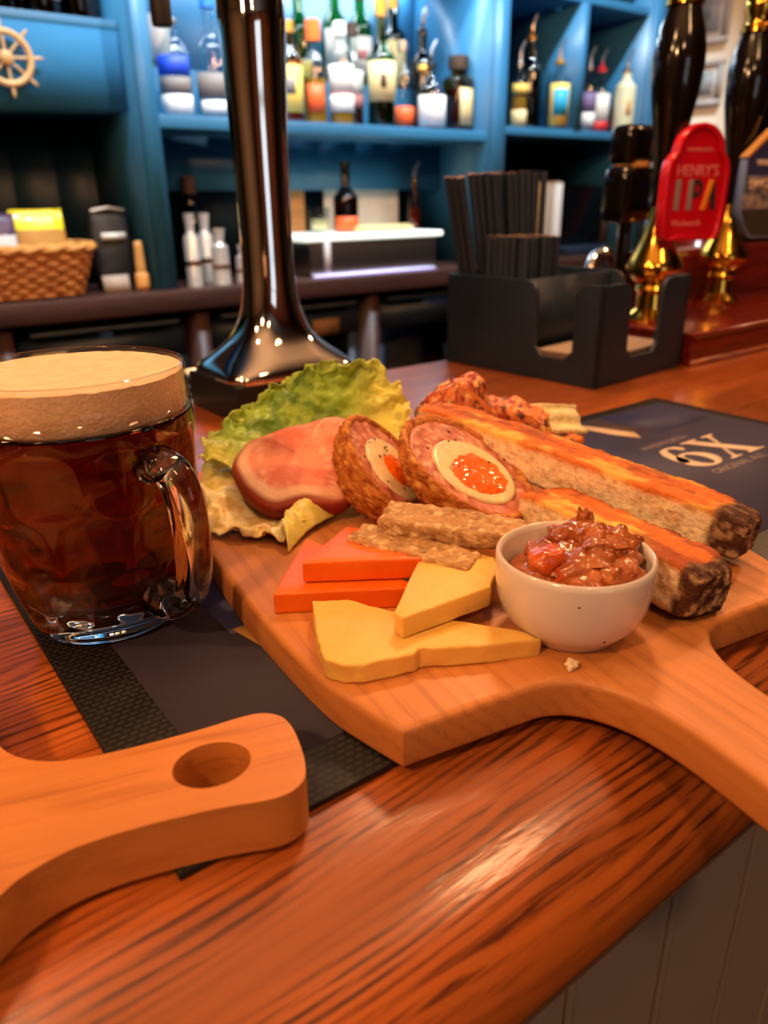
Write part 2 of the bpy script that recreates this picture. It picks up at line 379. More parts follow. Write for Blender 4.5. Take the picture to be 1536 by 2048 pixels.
def tag(o, label, cat, group=None, kind=None):
    o['label'] = label
    if cat: o['category'] = cat
    if group: o['group'] = group
    if kind: o['kind'] = kind
    return o
def thing(name, label, cat, loc=(0, 0, 0), rotz=0, group=None):
    o = bpy.data.objects.new(name, None); COL.objects.link(o); o.location = W(*loc); o.rotation_euler.z = rotz
    o.empty_display_size = .02
    return tag(o, label, cat, group)
def dup(root, loc, rotz=None, label=None):
    def cp(o, par):
        n = o.copy(); COL.objects.link(n); n.parent = par
        for ch in o.children: cp(ch, n)
        return n
    n = cp(root, None); n.location = W(*loc)
    if rotz is not None: n.rotation_euler.z = rotz
    if label: n['label'] = label
    return n
def textmesh(txt, size, m, parent, M, ext=.02, name='lettering', align='CENTER'):
    """flat raised lettering; size in cm, M places it (cm) on its thing"""
    cu = bpy.data.curves.new('t', 'FONT'); cu.body = txt; cu.size = size; cu.extrude = ext; cu.align_x = align; cu.align_y = 'CENTER'
    o = bpy.data.objects.new('t', cu); COL.objects.link(o); bpy.context.view_layer.update()
    dg = bpy.context.evaluated_depsgraph_get(); me = bpy.data.meshes.new_from_object(o.evaluated_get(dg))
    b = MB(); b.v = [tuple(M @ v.co) for v in me.vertices]; b.f = [tuple(p.vertices) for p in me.polygons]
    bpy.data.objects.remove(o); bpy.data.curves.remove(cu); bpy.data.meshes.remove(me)
    return b.build(name, m, parent, sm=0)

# ------------------------------------------------------------------ the room
def struct(name, b, m):
    o = b.build(name, m, loc=(0, 0, 0), sm=0); o['kind'] = 'structure'; return o
struct('floor', MB().box(-300, 345, -300, 210, -110, -105), 'floor')
struct('wall_back', MB().box(-300, 345, 204, 210, -105, 140), 'dark_wall')
struct('wall_right', MB().box(250, 256, 152, 204, -105, 140), 'white_wall')
struct('wall_far', MB().box(340, 345, -300, 204, -105, 140), 'dark_wall')
struct('wall_left', MB().box(-306, -300, -300, 210, -105, 140), 'cream_paint')
wf = MB(); wf.box(-300, -70, -306, -300, -105, 140); wf.box(50, 345, -306, -300, -105, 140); wf.box(-70, 50, -306, -300, -105, -10); wf.box(-70, 50, -306, -300, 95, 140)
struct('wall_front', wf, 'red_wall')
wn = struct('window_1', MB().box(-70, 50, -305, -304, -10, 95), 'day_pane')
for x in (-70, -12, 46): MB().box(x, x+4, -304, -300, -10, 95).build('mullion', 'label_white', wn, sm=0)
for z in (-10, 40, 91): MB().box(-70, 50, -304, -300.5, z, z+4).build('transom', 'label_white', wn, sm=0)
tr = MB().box(247.6, 250, 152, 165, -105, 14); struct('trim_1', tr, 'mahogany')
struct('ceiling', MB().box(-300, 345, -300, 210, 140, 145), 'ceiling')

# warm pendants over the bar, added fill pendants on the customer side, small ceiling downlights behind the bar
def pendant(label, x, y, z, power, grp, k=1):
    t = thing('pendant_lamp', label, 'lamp', (x, y, z), group=grp)
    MB().tube([(0, 0, 12), (0, 0, 140-z)], .25, 6).build('cord', 'black_matte', t)
    MB().lathe([(1.2, 14), (2.2, 13), (2.8, 10.5), (3.0, 7.2), (2.8, 7.2), (2.6, 10.3), (2.0, 12.6), (1.0, 13.4)], 32, cap=False).build('lamp_holder', 'brass', t)
    MB().lathe([(.2*k, 7.6-7.8*k), (1.8*k, 7.6-7*k), (2.5*k, 7.6-5.2*k), (2*k, 7.6-3.2*k), (1.1*k, 7.6-1.2*k), (1.1, 7.8), (1.1, 10.6)], 20).build('bulb', 'bulb', t)
    light('bulb_light', 'POINT', (0, 0, (7.6-7.8*k)*S-.01-.045*k), power, WARM, .045*k, t)
pendant('brass pendant lamp above the beer mug', -8, 50, 92, 5.5, None)
pendant('brass pendant lamp above the bar between food board and straw caddy', 70, 62, 92, 17.5, None, 1.5)
pendant('brass pendant lamp above the far end of the bar beyond the pumps', 166, 46, 92, 16, None)
pendant('brass pendant lamp above the bar left of the beer mug', -62, 56, 88, 9, None)
pendant('added brass fill lamp over the bar edge left of the customer', -56, 0, 80, 19, None)  # unseen, added as the main fill on left-facing sides of the food
pendant('added brass fill lamp hanging in the room on the customer side', -20, -70, 100, 8, None)  # unseen, added behind the camera to fill the front faces
pendant('added brass fill lamp hanging in the room right of the bar front', 68, -14, 100, 4.5, None, 1.6)  # unseen, added for front fill and the highlight on the rounded bar edge
def downlight(label, x, y, power, col):
    t = thing('ceiling_downlight', label, 'lamp', (x, y, 137), group='downlights behind the bar')
    MB().lathe([(5, 0), (5, 3), (3.6, 3), (3.6, .6), (4.4, 0)], 24, cap=False).build('trim_ring', 'steel', t)
    MB().lathe([(3.5, 1.2), (3.5, 1.8)], 24).build('lens', 'led', t)
    light('downlight_spot', 'SPOT', (0, 0, -.01), power, col, .03, t, ang=1.3, rot=(math.radians(28), 0, 0))
downlight('small ceiling downlight above the basket of packets', 30, 116, 44, COOL)
downlight('small ceiling downlight above the row of spirit bottles', 108, 116, 40, COOL)
downlight('small ceiling downlight above the left blue post', 70, 116, 54, COOL)
downlight('small ceiling downlight above the right blue post', 150, 116, 44, COOL)
downlight('small ceiling downlight above the shelving cells', 195, 116, 70, COOL)

# ------------------------------------------------------------------ the bar counter
bar = thing('bar_counter', 'varnished oak bar counter with a rounded front edge and cream boarded front', 'bar', (0, 0, -105))
prof = [(72.5, 0), (60, 0), (40, 0), (24, 0), (18.5, 0), (17, -.05), (15.3, -.25), (13.6, -.65), (12.1, -1.3), (10.9, -2.1), (10.2, -3.0), (9.85, -3.9), (10.0, -4.7), (10.6, -5.2), (12.2, -5.4), (72.5, -5.4)]
b = MB(); b.loft([[(x, y, z+105) for y, z in prof] for x in [-160+i*10 for i in range(36)]])
b.build('bar_top', 'bar_oak', bar, sm=50)
board = MB().prism([(0, .12), (.1, 0), (7.2, 0), (7.3, .28), (7.4, .28), (7.45, .1)]+[(7.72-.27*math.cos(a), .08-.2*math.sin(a)) for a in [PI*i/8 for i in range(9)]]+[(8.05, .28), (8.18, .28), (8.18, 1.4), (0, 1.4)], 0, 99, bev=0)
first = None
for i in range(28):
    x = -19+8.2*i-.6
    if first is None: first = board.build('front_board', 'cream_paint', bar, (x, 14.2, 0), sm=30)
    else:
        o = first.copy(); COL.objects.link(o); o.location = Vector((x, 14.2, 0))*S
MB().box(-160, 190, 68, 70, 0, 99.2).build('back_panel', 'dark_counter', bar, sm=0)

# ------------------------------------------------------------------ back bar: worktop, fridges, shelving
wt = thing('back_counter', 'dark wooden back counter worktop running under the blue shelving', 'counter', (0, 0, -105))
b = MB().prism([(-60, 165.4), (-59.6, 165), (249, 165), (249, 203), (-60, 203)], 101.6, 106, bev=.4, bseg=2); b.build('worktop', 'dark_counter', wt)
for x in (28.3, 70.6, 119.2, 168.6, 214.6): MB().box(x, x+3.2, 167, 203, 0, 101.6).build('leg', 'dark_counter', wt, sm=0)
def fridge(x0, x1, label, hx=True):
    t = thing('bottle_fridge', label, 'fridge', (x0, 169, -105), group='under-counter fridges')
    w = x1-x0
    b = MB(); b.box(0, w, 4, 33, 10, 12); b.box(0, w, 4, 33, 98, 101); b.box(0, 2, 4, 33, 12, 98); b.box(w-2, w, 4, 33, 12, 98); b.box(2, w-2, 31, 33, 12, 98); b.box(1, w-1, 6, 32, 0, 10)
    b.build('body', 'black_matte', t, sm=0)
    MB().box(2, w-2, 8, 31, 70, 71.2).build('shelf', 'steel', t, sm=0)
    d = MB().box(1, w-1, 1.5, 4, 12, 16); d.box(1, w-1, 1.5, 4, 91, 98); d.box(1, 4, 1.5, 4, 16, 91); d.box(w-4, w-1, 1.5, 4, 16, 91)
    do = d.build('door', 'black_plastic', t, sm=0)
    MB().box(4, w-4, 2.4, 2.9, 16, 91).build('pane', 'g_pane', do, sm=0)
    MB().tube([(3.4, 1.6, 99), (3.4, -.6, 99), (w-3.4, -.6, 99), (w-3.4, 1.6, 99)], .55, 8).build('handle', 'black_plastic', do)
    return t
fridge(-12, 27.5, 'black glass-door fridge under the crisp basket'); fridge(31.8, 70.2, 'black glass-door fridge under the metal spirit measures')
fridge(74, 119, 'black glass-door fridge directly behind the chrome beer tower'); fridge(122.6, 168.4, 'black glass-door fridge left of the black caddy with bottles inside')
fridge(172, 214.4, 'black glass-door fridge hidden mostly behind the black caddy')
tag(MB().box(0, 8, 0, .3, 0, 4).build('price_card', 'paper_brown', loc=(103.6, 170.1, -13.6), sm=0), 'small tan card stuck on the fridge behind the beer tower', 'card')
tag(MB().prism([(0, 0), (7, 0), (7, .3), (0, .3)], 0, 4.4).build('price_card', 'label_cream', loc=(35, 170.1, -14.5), sm=0), 'cream card on the fridge behind the beer mug', 'card')

sh = thing('back_bar_shelving', 'blue painted back bar shelving with open bays and cells', 'shelving', (0, 0, 1))
def up(x0, x1, z0=.05, z1=80, y0=169, y1=203): 
    o = MB().prism([(x0, y0), (x1, y0), (x1, y1), (x0, y1)], z0, z1).build('upright', 'blue_paint', sh, sm=0)
up(63.4, 68.0); up(162, 168.6); up(197.6, 200.6, 36.6, 69); up(229, 237.5)
for x0, x1 in ((63.9, 67.5), (162.6, 168.0), (229.6, 236.9)):
    MB().box(x0, x1, 168.3, 169, .05, 80).build('moulding', 'blue_paint', sh, sm=0)
def shelf(x0, x1, z0, z1, y0=169.3, y1=203, m='blue_paint'): MB().prism([(x0, y0), (x1, y0), (x1, y1), (x0, y1)], z0, z1, bev=.25, bseg=2).build('shelf', m, sh)
shelf(68, 162, 32.4, 35); shelf(168.6, 229, 34.4, 36.6); shelf(168.6, 229, 69, 71.2); shelf(-60, 63.4, 50, 51.6, 173.2); shelf(-60, 237.5, 80, 82.5); shelf(68, 162, 74, 76)
MB().box(-60, 63.4, 173.4, 175.4, 35.6, 50).build('fascia', 'blue_paint', sh, sm=0)
MB().box(-60, 63.4, 175.4, 203, 35.6, 37.2).build('soffit', 'blue_paint', sh, sm=0)
MB().box(68, 162, 189, 190.5, 20.5, 32.4).build('apron', 'blue_paint', sh, sm=0)
MB().box(68, 162, 201.4, 202.6, 35, 74).build('back_panel', 'blue_paint', sh, sm=0)
MB().box(168.6, 229, 201.4, 202.6, 36.6, 69).build('back_panel', 'blue_dark_shaded', sh, sm=0)
MB().box(168.6, 229, 201.4, 202.6, .05, 34.4).build('back_panel', 'blue_dark_shaded', sh, sm=0)
MB().box(68, 162, 201.4, 202.6, .05, 32.4).build('back_panel', 'blue_dark_shaded', sh, sm=0)
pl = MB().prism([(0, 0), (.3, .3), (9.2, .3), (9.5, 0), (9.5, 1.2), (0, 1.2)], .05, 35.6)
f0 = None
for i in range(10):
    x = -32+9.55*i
    if f0 is None: f0 = pl.build('plank', 'blue_dark_shaded', sh, (x, 201.2, 0), sm=0)
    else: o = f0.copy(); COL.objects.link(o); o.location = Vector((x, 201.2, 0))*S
def strip(label, x0, x1, y, z, power, col=COOL):
    t = thing('led_strip', label, 'lamp', ((x0+x1)/2, y, z)); w = (x1-x0)/2
    MB().box(-w, w, -.8, .8, 0, .5).build('channel', 'steel', t, sm=0)
    MB().box(-w+.5, w-.5, -.5, .5, -.15, 0).build('diffuser', 'led', t, sm=0)
    light('strip_light', 'AREA', (0, 0, -.004), power, col, ((x1-x0)*S, .02), t, rot=(0, 0, 0))
strip('LED strip under the top of the spirits bay', 70, 160, 171.5, 74.4, 3)
strip('LED strip under the back of the spirits bay top', 70, 160, 199.5, 74.4, 2.2)

# ship's wheel ornament on the blue fascia
sw = thing('ship_wheel', 'small brass coloured ship wheel ornament on the blue panel', 'ornament', (40.9, 173, 44.3))
b = MB(); b.tube([(math.cos(t)*4.3, -.9, math.sin(t)*4.3) for t in [2*PI*i/48 for i in range(48)]], .62, 10, closed=True); b.build('rim', 'gold_wheel', sw)
MB().lathe([(1.1, -.6), (1.3, 0), (1.1, .6), (.5, .9)], 20).xf(Matrix.Translation((0, -.9, 0)) @ Matrix.Rotation(PI/2, 4, 'X')).build('hub', 'gold_wheel', sw)
for k in range(8):
    a = k*PI/4+.05
    MB().tube([(math.cos(a)*r_, -.9, math.sin(a)*r_) for r_ in (.8, 3.6, 4.9, 5.3, 6.3, 6.6)], [.22, .26, .2, .34, .26, .1], 8).build('spoke', 'gold_wheel', sw)
# framed pictures on the white end wall
def frame(label, y0, y1, z0, z1):
    t = thing('picture_frame', label, 'picture', (250, (y0+y1)/2, z0), group='pictures on the white end wall')
    w = (y1-y0)/2; h = z1-z0
    b = MB(); b.box(-1.6, 0, -w, w, 0, 1.6); b.box(-1.6, 0, -w, w, h-1.6, h); b.box(-1.6, 0, -w, -w+1.6, 1.6, h-1.6); b.box(-1.6, 0, w-1.6, w, 1.6, h-1.6); b.build('frame', 'frame_grey', t, sm=0)
    MB().box(-.8, 0, -w+1.6, w-1.6, 1.6, h-1.6).build('mount', 'label_white', t, sm=0)
    MB().box(-1, -.8, -w+3.2, w-3.2, 3.2, h-3.2).build('print', 'picture_print', t, sm=0)
frame('topmost framed print between the two beer pump handles', 155, 171, 63, 82); frame('middle framed print between the two beer pump handles', 154.5, 171, 45.5, 58.5); frame('lowest framed print behind the red pump clip', 154.5, 171, 24, 40)

# ------------------------------------------------------------------ bottles
BG = None
def bottle(label, x, y, z, r, hb, hs, rn, hn, glass='g_clear', liq=None, fill=.7, labels=(), cap=None, sq=2., group='spirit bottles on the blue shelves', name='spirit_bottle', sy=1., face=-118):
    t = thing(name, label, 'bottle', (x, y, z), group=group)
    def pf(k, zlo=0, top=True):
        pts = [(max(.2, r*.75*k), zlo), (r*.95*k, zlo+.15), (r*k, zlo+.6), (r*k, hb*.6), (r*k, hb)]
        for i in range(1, 7):
            u = i/6; pts.append(((rn+(r-rn)*(.5+.5*math.cos(PI*u))**.9)*k, hb+hs*u))
        pts += [(rn*k, hb+hs+hn)]
        return pts
    seg = 24 if sq == 2 else 28
    b = MB().lathe(pf(1), seg, sq, sy=sy); b.build('glass_body', glass, t, sm=50)
    if liq:
        top = hb*fill; q = [(a, zz) for a, zz in pf(.93, .25) if zz < top]; q.append((q[-1][0], top))
        MB().lathe(q, seg, sq, sy=sy).build('liquid', liq, t, sm=50)
    for (z0, z1, m, ang, off) in labels:
        def fn(u, v):
            a = math.radians(face+(u-.5)*ang); cs, sn = math.cos(a), math.sin(a)
            k = (abs(cs)**sq+abs(sn)**sq)**(-1/sq)
            return ((r*k+.05+off)*cs, (r*k+.05+off)*sn*sy, lerp(z0, z1, v))
        MB().grid(fn, 14, 2).build('label', m, t, sm=60, solid=.06)
    zt = hb+hs+hn
    if cap:
        k, cm = cap[0], cap[1]
        if k == 'cap':
            ch, cr = cap[2], cap[3]
            MB().lathe([(cr, zt-ch*.4), (cr*1.03, zt+.1), (cr, zt+ch*.55), (cr*.85, zt+ch*.6)], 20).build('cap', cm, t)
        else:
            MB().lathe([(rn*1.1, zt-.2), (rn*1.15, zt+.6), (rn*.6, zt+1), (.45, zt+1.3), (.4, zt+2.4)], 16).build('collar', cm, t)
            MB().tube([(0, 0, zt+2.2), (0, 0, zt+3.4), (.25, -.3, zt+4.6), (.9, -1, zt+6.2)], [.4, .38, .34, .3], 10).build('pourer', 'steel', t)
    return t
Z1 = 36.05; Z2 = 37.65
bottle('clear spirit bottle with bright blue label beside the left blue post', 76.8, 179, Z1, 3.7, 12, 4.2, 1.3, 2.2, liq='liq_clear', labels=[(8.2, 12, 'label_blue', 120, .02), (4.8, 8, 'label_grey', 120, 0), (1, 4.6, 'label_white', 130, 0)], cap=('pour', 'steel'))
bottle('tall clear gin bottle with grey label left of the beer tower', 86.2, 180, Z1, 3.7, 13.5, 4, 1.4, 6, liq='liq_clear', labels=[(4.5, 9.5, 'label_grey', 140, 0), (1.5, 4, 'label_white', 100, 0)], cap=('cap', 'cap_blue', 3, 1.6))
bottle('clear bottle with pale blue cap touching the edge of the beer tower', 93.5, 183, Z1, 3.3, 13, 4, 1.3, 5, liq='liq_gold', fill=.5, labels=[(2, 9, 'label_white', 130, 0)], cap=('cap', 'cap_blue', 3, 1.5))
bottle('amber bottle with yellow label and dark emblem right of the beer tower', 106.3, 180, Z1, 3.1, 13.5, 4, 1.3, 3, 'g_amber', 'liq_amber', labels=[(2.6, 12.6, 'label_yellow', 150, 0), (6.5, 9.8, 'label_grey', 46, .06)], cap=('cap', 'cap_gold', 2.5, 1.5))
bottle('clear bottle with orange cap and orange label', 113.3, 180, Z1, 3.0, 13, 3.6, 1.3, 3.6, liq='liq_gold', fill=.8, labels=[(3, 9, 'label_orange', 80, 0)], cap=('cap', 'cap_orange', 4.4, 1.8))
bottle('tall bottle with long white label and brown stripe', 119.8, 178, Z1, 3.1, 15, 4, 1.5, 2, liq='liq_gold', fill=.5, labels=[(3.2, 7, 'label_white', 150, 0), (7, 7.5, 'label_pink', 150, 0), (7.5, 13.5, 'label_white', 150, 0)], cap=('cap', 'label_white', 3, 1.6))
bottle('slim bottle with pale grey label behind the green one', 127.6, 184, Z1, 2.7, 14.5, 4, 1.2, 4, liq='liq_dark', fill=.4, labels=[(5, 8, 'label_pink', 150, 0), (8, 13.5, 'label_white', 150, 0)], cap=('cap', 'cap_dark', 3, 1.4))
bottle('green whiskey bottle with cream label', 131.6, 177, Z1, 3.6, 15.2, 4.6, 1.5, 6.6, 'g_green', 'liq_dark', fill=.5, labels=[(6, 15, 'label_cream', 150, 0), (9, 12, 'mat_brown', 24, .06), (20.5, 25.5, 'label_pink', 1, 0)], cap=('cap', 'cap_gold', 4, 1.6))
bottle('clear bottle with low orange red label', 143.2, 183, Z1, 3.0, 13, 3.6, 1.2, 3.5, liq='liq_amber', fill=.45, labels=[(1.5, 6, 'label_orange', 160, 0)], cap=('cap', 'steel', 2.4, 1.4))
bottle('squat clear rum bottle with white label', 148.2, 177, Z1, 3.9, 9.5, 4, 1.2, 1.6, liq='liq_amber', fill=.3, labels=[(1, 8.3, 'label_white', 140, 0)], cap=('pour', 'cap_black'))
bottle('dark bottle with a chrome pourer behind the squat rum', 153.2, 187, Z1, 3.2, 17, 4, 1.3, 4, 'g_dgreen', 'liq_dark', labels=[(15, 17, 'cap_gold', 60, 0)], cap=('pour', 'cap_black'))
bottle('clear bottle with a tall glass-like pourer at the back right of the bay', 157.8, 192, Z1, 3.0, 15, 4, 1.2, 6, liq='liq_clear', cap=('pour', 'steel'))
bottle('square amber liqueur bottle with cream label and wide dark cap', 158.3, 177.5, Z1, 3.5, 12.6, 2.4, 1.4, 1.6, 'g_amber', 'liq_dark', fill=.85, labels=[(1.6, 10.6, 'label_cream', 66, .02)], cap=('cap', 'cap_dark', 3.4, 2.9), sq=6, face=-90)
ri = tag(MB().prism([(69, 190), (155.6, 190), (155.6, 200.8), (69, 200.8)], 0, 11.5, bev=.3).build('bottle_riser', 'blue_paint', loc=(0, 0, Z1)), 'blue step raising the back row of bottles', 'shelf riser')
ZR = Z1+11.55
bottle('back row clear bottle left of the beer tower with white label', 80, 195.4, ZR, 3.4, 13, 4, 1.4, 5, liq='liq_clear', labels=[(2, 11, 'label_white', 140, 0)], cap=('cap', 'cap_orange', 3, 1.5))
bottle('back row clear bottle near the left post with cream label', 72.6, 195.4, ZR, 3.2, 13, 4, 1.4, 5, liq='liq_clear', labels=[(1, 8, 'label_pink', 140, 0)], cap=('cap', 'cap_gold', 3, 1.5))
bottle('back row bottle with bright blue neck right of the beer tower', 112.5, 195.4, ZR, 2.9, 9, 4, 1.6, 5, 'g_clear', 'liq_clear', labels=[(3, 8.6, 'label_blue', 150, 0)], cap=('cap', 'cap_blue', 5, 1.9))
bottle('back row green bottle with yellow base right of the beer tower', 118.9, 195.4, ZR, 3.0, 12, 4, 1.4, 4, 'g_green', 'liq_gold', labels=[(1, 5, 'label_yellow', 150, 0)], cap=('cap', 'cap_gold', 3, 1.5))
bottle('back row green bottle with white oval label', 130, 195.4, ZR, 3.4, 14, 4, 1.4, 4, 'g_green', labels=[(4, 13, 'label_white', 110, 0)], cap=('cap', 'label_red', 3, 1.5))
bottle('back row green bottle with white and red label', 138.2, 195.4, ZR, 3.4, 14, 4, 1.4, 4, 'g_green', labels=[(3, 12, 'label_white', 120, 0), (6.5, 8.6, 'label_pink', 50, .06)], cap=('cap', 'label_red', 3, 1.5))
bottle('back row dark bottle with tall cream label', 149.6, 195.4, ZR, 3.6, 13, 3, 1.5, 5, 'g_dgreen', labels=[(1, 12, 'label_cream', 130, 0)], cap=('cap', 'cap_gold', 3, 1.6))
# cells on the right
bottle('small bottle with golden label at the left edge of the cells', 181.6, 177, Z2, 2.4, 12, 3.4, 1, 1, liq='liq_gold', labels=[(1, 5, 'label_cream', 150, 0), (9.2, 11.6, 'label_yellow', 150, 0)], cap=('pour', 'steel'))
bottle('tall dark green bottle with gold neck in the left cell', 188.6, 179.6, Z2, 3.3, 15, 5, 1.3, 4, 'g_dgreen', 'liq_dark', labels=[(18.8, 21, 'label_yellow', 1, 0)], cap=('pour', 'cap_gold'))
bottle('clear bottle with blue and yellow sun label in the left cell', 193.6, 172.8, Z2, 3.3, 12.6, 3.2, 1.4, 1.5, liq='liq_clear', labels=[(1, 12, 'label_yellow', 120, 0), (3.5, 10.5, 'label_cyan', 82, .06)], cap=('pour', 'cap_gold'))
bottle('slim clear bottle with purple label in the right cell', 213.6, 178, Z2, 2.5, 13, 3.4, 1, 1.6, liq='liq_clear', labels=[(6, 11.5, 'label_purple', 150, 0), (2, 5.8, 'label_white', 150, 0)], cap=('pour', 'steel'))
bottle('bottle with red cap and white and red label in the right cell', 220, 178.6, Z2, 3.1, 12.5, 3.4, 1.3, 2, liq='liq_amber', labels=[(1, 3.6, 'label_red', 150, 0), (3.6, 11.5, 'label_white', 150, 0)], cap=('pour', 'cap_red'))
bottle('cream white bottle in the right cell', 225.3, 172.9, Z2, 3.3, 12.8, 3, 1.3, 1.6, 'cream_bottle', labels=[(5, 9, 'clip_tan', 26, .0)], cap=('pour', 'steel'))
# wine on the ledge, top left
for i, (x, lab, n) in enumerate([(34.5, 'label_cream', 'dark wine bottle with cream label at the left edge of the ledge'), (43.6, 'label_cream', 'dark wine bottle with cream label above the ship wheel'), (51.6, 'label_white', 'dark wine bottle with white label right of the ship wheel'), (59, None, 'dark unlabelled wine bottle beside the blue post')]):
    bottle(n, x, 181+i % 2, 52.65, 3.7, 15, 5, 1.4, 3, 'g_dgreen', 'liq_dark', labels=[(3.2, 12, lab, 140, 0)] if lab else [], cap=('cap', 'cap_red', 4, 1.5), group='wine bottles on the top left ledge', name='wine_bottle')
# in the fridge
for i, x in enumerate((131, 138.4, 145.4, 152.6)):
    bottle(['brown bottle first from the left in the fridge beside the caddy', 'brown bottle second from the left in the fridge beside the caddy', 'brown bottle third from the left in the fridge beside the caddy', 'brown bottle nearest the caddy in the fridge'][i], x, 182, -33.75, 3, 10, 5, 1.3, 4, 'g_brown', 'liq_amber', labels=[(2, 8, ('label_cream', 'label_red', 'label_white', 'label_orange')[i], 140, 0)], cap=('cap', 'cap_gold', 1.2, 1.4), group='bottles in the fridge', name='beer_bottle')

# ------------------------------------------------------------------ things on the back counter (top z = 1)
ZC = 1.03
# wicker basket of crisps
bk = thing('wicker_basket', 'brown wicker basket holding crisp packets on the back counter', 'basket', (33, 175.5, ZC))
def rr(w, d, k=5, n=72):
    out = []
    for j in range(n):
        t = 2*PI*(j+.5)/n; cs, sn = math.cos(t), math.sin(t); q = (abs(cs)**k+abs(sn)**k)**(-1/k); out.append((w*q*cs, d*q*sn))
    return out
b = MB(); b.loft([[(x, y, z) for x, y in rr(w, d)] for w, d, z in ((14.6, 6.2, .1), (16.5, 7.4, 5), (18, 8.4, 9.4), (17.6, 8, 9.4), (16.1, 7, 5), (14.2, 5.8, .6))], cap=True); b.build('body', 'wicker', bk)
for i in range(9):
    z = .7+i*1.02; k = i/9; w = 14.9+3.2*k; d = 6.5+2.0*k; pts = rr(w, d, 5, 120)
    MB().tube([(x*(1+.012*(1 if (j//2+i) % 2 else -1)), y*(1+.03*(1 if (j//2+i) % 2 else -1)), z) for j, (x, y) in enumerate(pts)], .5, 6, closed=True).build('weave_row', 'wicker', bk)
pts = rr(18.2, 8.5, 5, 110)
for ph in (0, PI):
    MB().tube([(x*(1+.012*math.cos(j*.9+ph)), y*(1+.03*math.cos(j*.9+ph)), 9.8+.35*math.sin(j*.9+ph)) for j, (x, y) in enumerate(pts)], .62, 6, closed=True).build('rim', 'wicker_pale', bk)
def packet(label, x, y, z, w, h, m_top, m_low, tilt, rz):
    t = thing('crisp_packet', label, 'crisps', (x, y, z), rz, 'crisp packets in the wicker basket')
    M = Matrix.Rotation(tilt, 4, 'X')
    def sec(z0, z1, nm, m):
        b = MB(); rings = []
        for i in range(13):
            v = lerp(z0, z1, i/12); th = 2.1*max(.05, math.sin(PI*min(1, max(0, (v-.04)/.9))))**.6 if .04 < v < .94 else .08
            ring = []
            for j in range(28):
                a = 2*PI*j/28; cs, sn = math.cos(a), math.sin(a)
                ring.append(M @ Vector((w/2*(1 if cs > 0 else -1)*abs(cs)**.6, th*(1 if sn > 0 else -1)*abs(sn)**.9+.25*noise.noise(Vector((cs*3, v*7, x))), v*h+.2*noise.noise(Vector((cs*4, 3, x))))))
            rings.append(ring)
        b.loft(rings).build(nm, m, t, sm=60)
    sec(0, .72, 'packet_front', m_low); sec(.72, 1, 'packet_top', m_top)
packet('yellow topped gold crisp packet in the wicker basket', 42.4, 175.6, 3.6, 10.6, 14.5, 'pack_yellow', 'pack_gold', -.12, .05)
packet('white crisp packet with dark purple top in the wicker basket', 32, 174.8, 3.4, 10.6, 14, 'pack_purple', 'pack_white', .05, -.05)
# black bag, card, wooden scoop
bg = thing('coffee_bag', 'black upright bag with pale lettering right of the basket', 'bag', (57.2, 178, ZC))
rings = []
for i in range(15):
    v = i/14; d = 2.6*(1-v**3*.85); w = 3.9*(1+.12*math.sin(PI*v))
    rings.append([((w*(1 if math.cos(a) > 0 else -1)*abs(math.cos(a))**.55)+.15*noise.noise(Vector((math.cos(a)*2, v*5, 1))), d*(1 if math.sin(a) > 0 else -1)*abs(math.sin(a))**.6+.3*noise.noise(Vector((math.cos(a)*3, v*6, 4))), v*16.5) for a in [2*PI*(j+.5)/28 for j in range(28)]])
MB().loft(rings).build('bag_body', 'black_matte', bg, sm=60)
MB().tube([(-3.6, -.6, 16.4), (0, -.9, 17), (3.6, -.6, 16.4)], .5, 8).build('fold_clip', 'steel', bg)
MB().box(-2.6, 2.6, -2.75, -2.6, 10.6, 12).build('printed_band', 'label_white', bg, sm=0)
tag(MB().prism([(-2.8, 0), (2.8, 0), (2.8, .25), (-2.8, .25)], 0, 3.6, bev=0).xf(Matrix.Rotation(-.2, 4, 'X')).build('price_card', 'paper_grey', loc=(55.2, 171, ZC), sm=0), 'pale price card leaning in front of the black bag', 'card')
ws = thing('wooden_brush', 'pale wooden handled brush standing beside the blue post', 'brush', (63.2, 172.5, ZC))
ws.location = W(60.9, 171.5, ZC)
MB().rbox(1.5, .8, 1.9, .5, (4, 4, 4), lambda p, n, u: p+Vector((0, 0, 1.95))).build('bristles', 'wicker_pale', ws, sm=60)
MB().rbox(1.0, .5, 3.4, .4, (4, 4, 8), lambda p, n, u: Vector((p.x*(1-.12*u[2]), p.y, p.z+6.9))).build('handle', 'clip_tan', ws, sm=60)
# metal spirit measures
def measure(label, x, y, h, r):
    t = thing('spirit_measure', label, 'measure', (x, y, ZC), group='metal spirit measures')
    MB().lathe([(r*1.05, 0), (r, .4), (r*.96, h*.68), (r*.55, h*.74), (r*.5, h*.78), (r*.72, h), (r*.66, h), (r*.45, h*.8)], 24).build('cup', 'pewter', t, sm=40)
    MB().lathe([(r*1.07, h*.3), (r*1.07, h*.36)], 24).build('band', 'copper', t, sm=40)
measure('tall metal spirit measure nearest the blue post', 73.3, 171.6, 15.6, 1.7)
measure('metal spirit measure at the front middle of the row', 80, 171.4, 12.2, 2.0)
measure('tall metal spirit measure at the back of the row', 79.6, 178, 15.5, 1.9)
measure('short metal spirit measure beside the beer tower', 86.4, 172.4, 8.4, 1.9)
measure('shortest metal spirit measure half behind the beer tower', 90.4, 173.5, 6.6, 1.8)
bottle('black bottle with red capsule behind the spirit measures', 80.6, 187, ZC, 4, 13, 5, 1.5, 3.4, 'g_dgreen', 'liq_dark', labels=[(3, 9, 'label_black', 140, 0)], cap=('cap', 'mat_brown', 4, 1.7), group='bottles on the back counter')
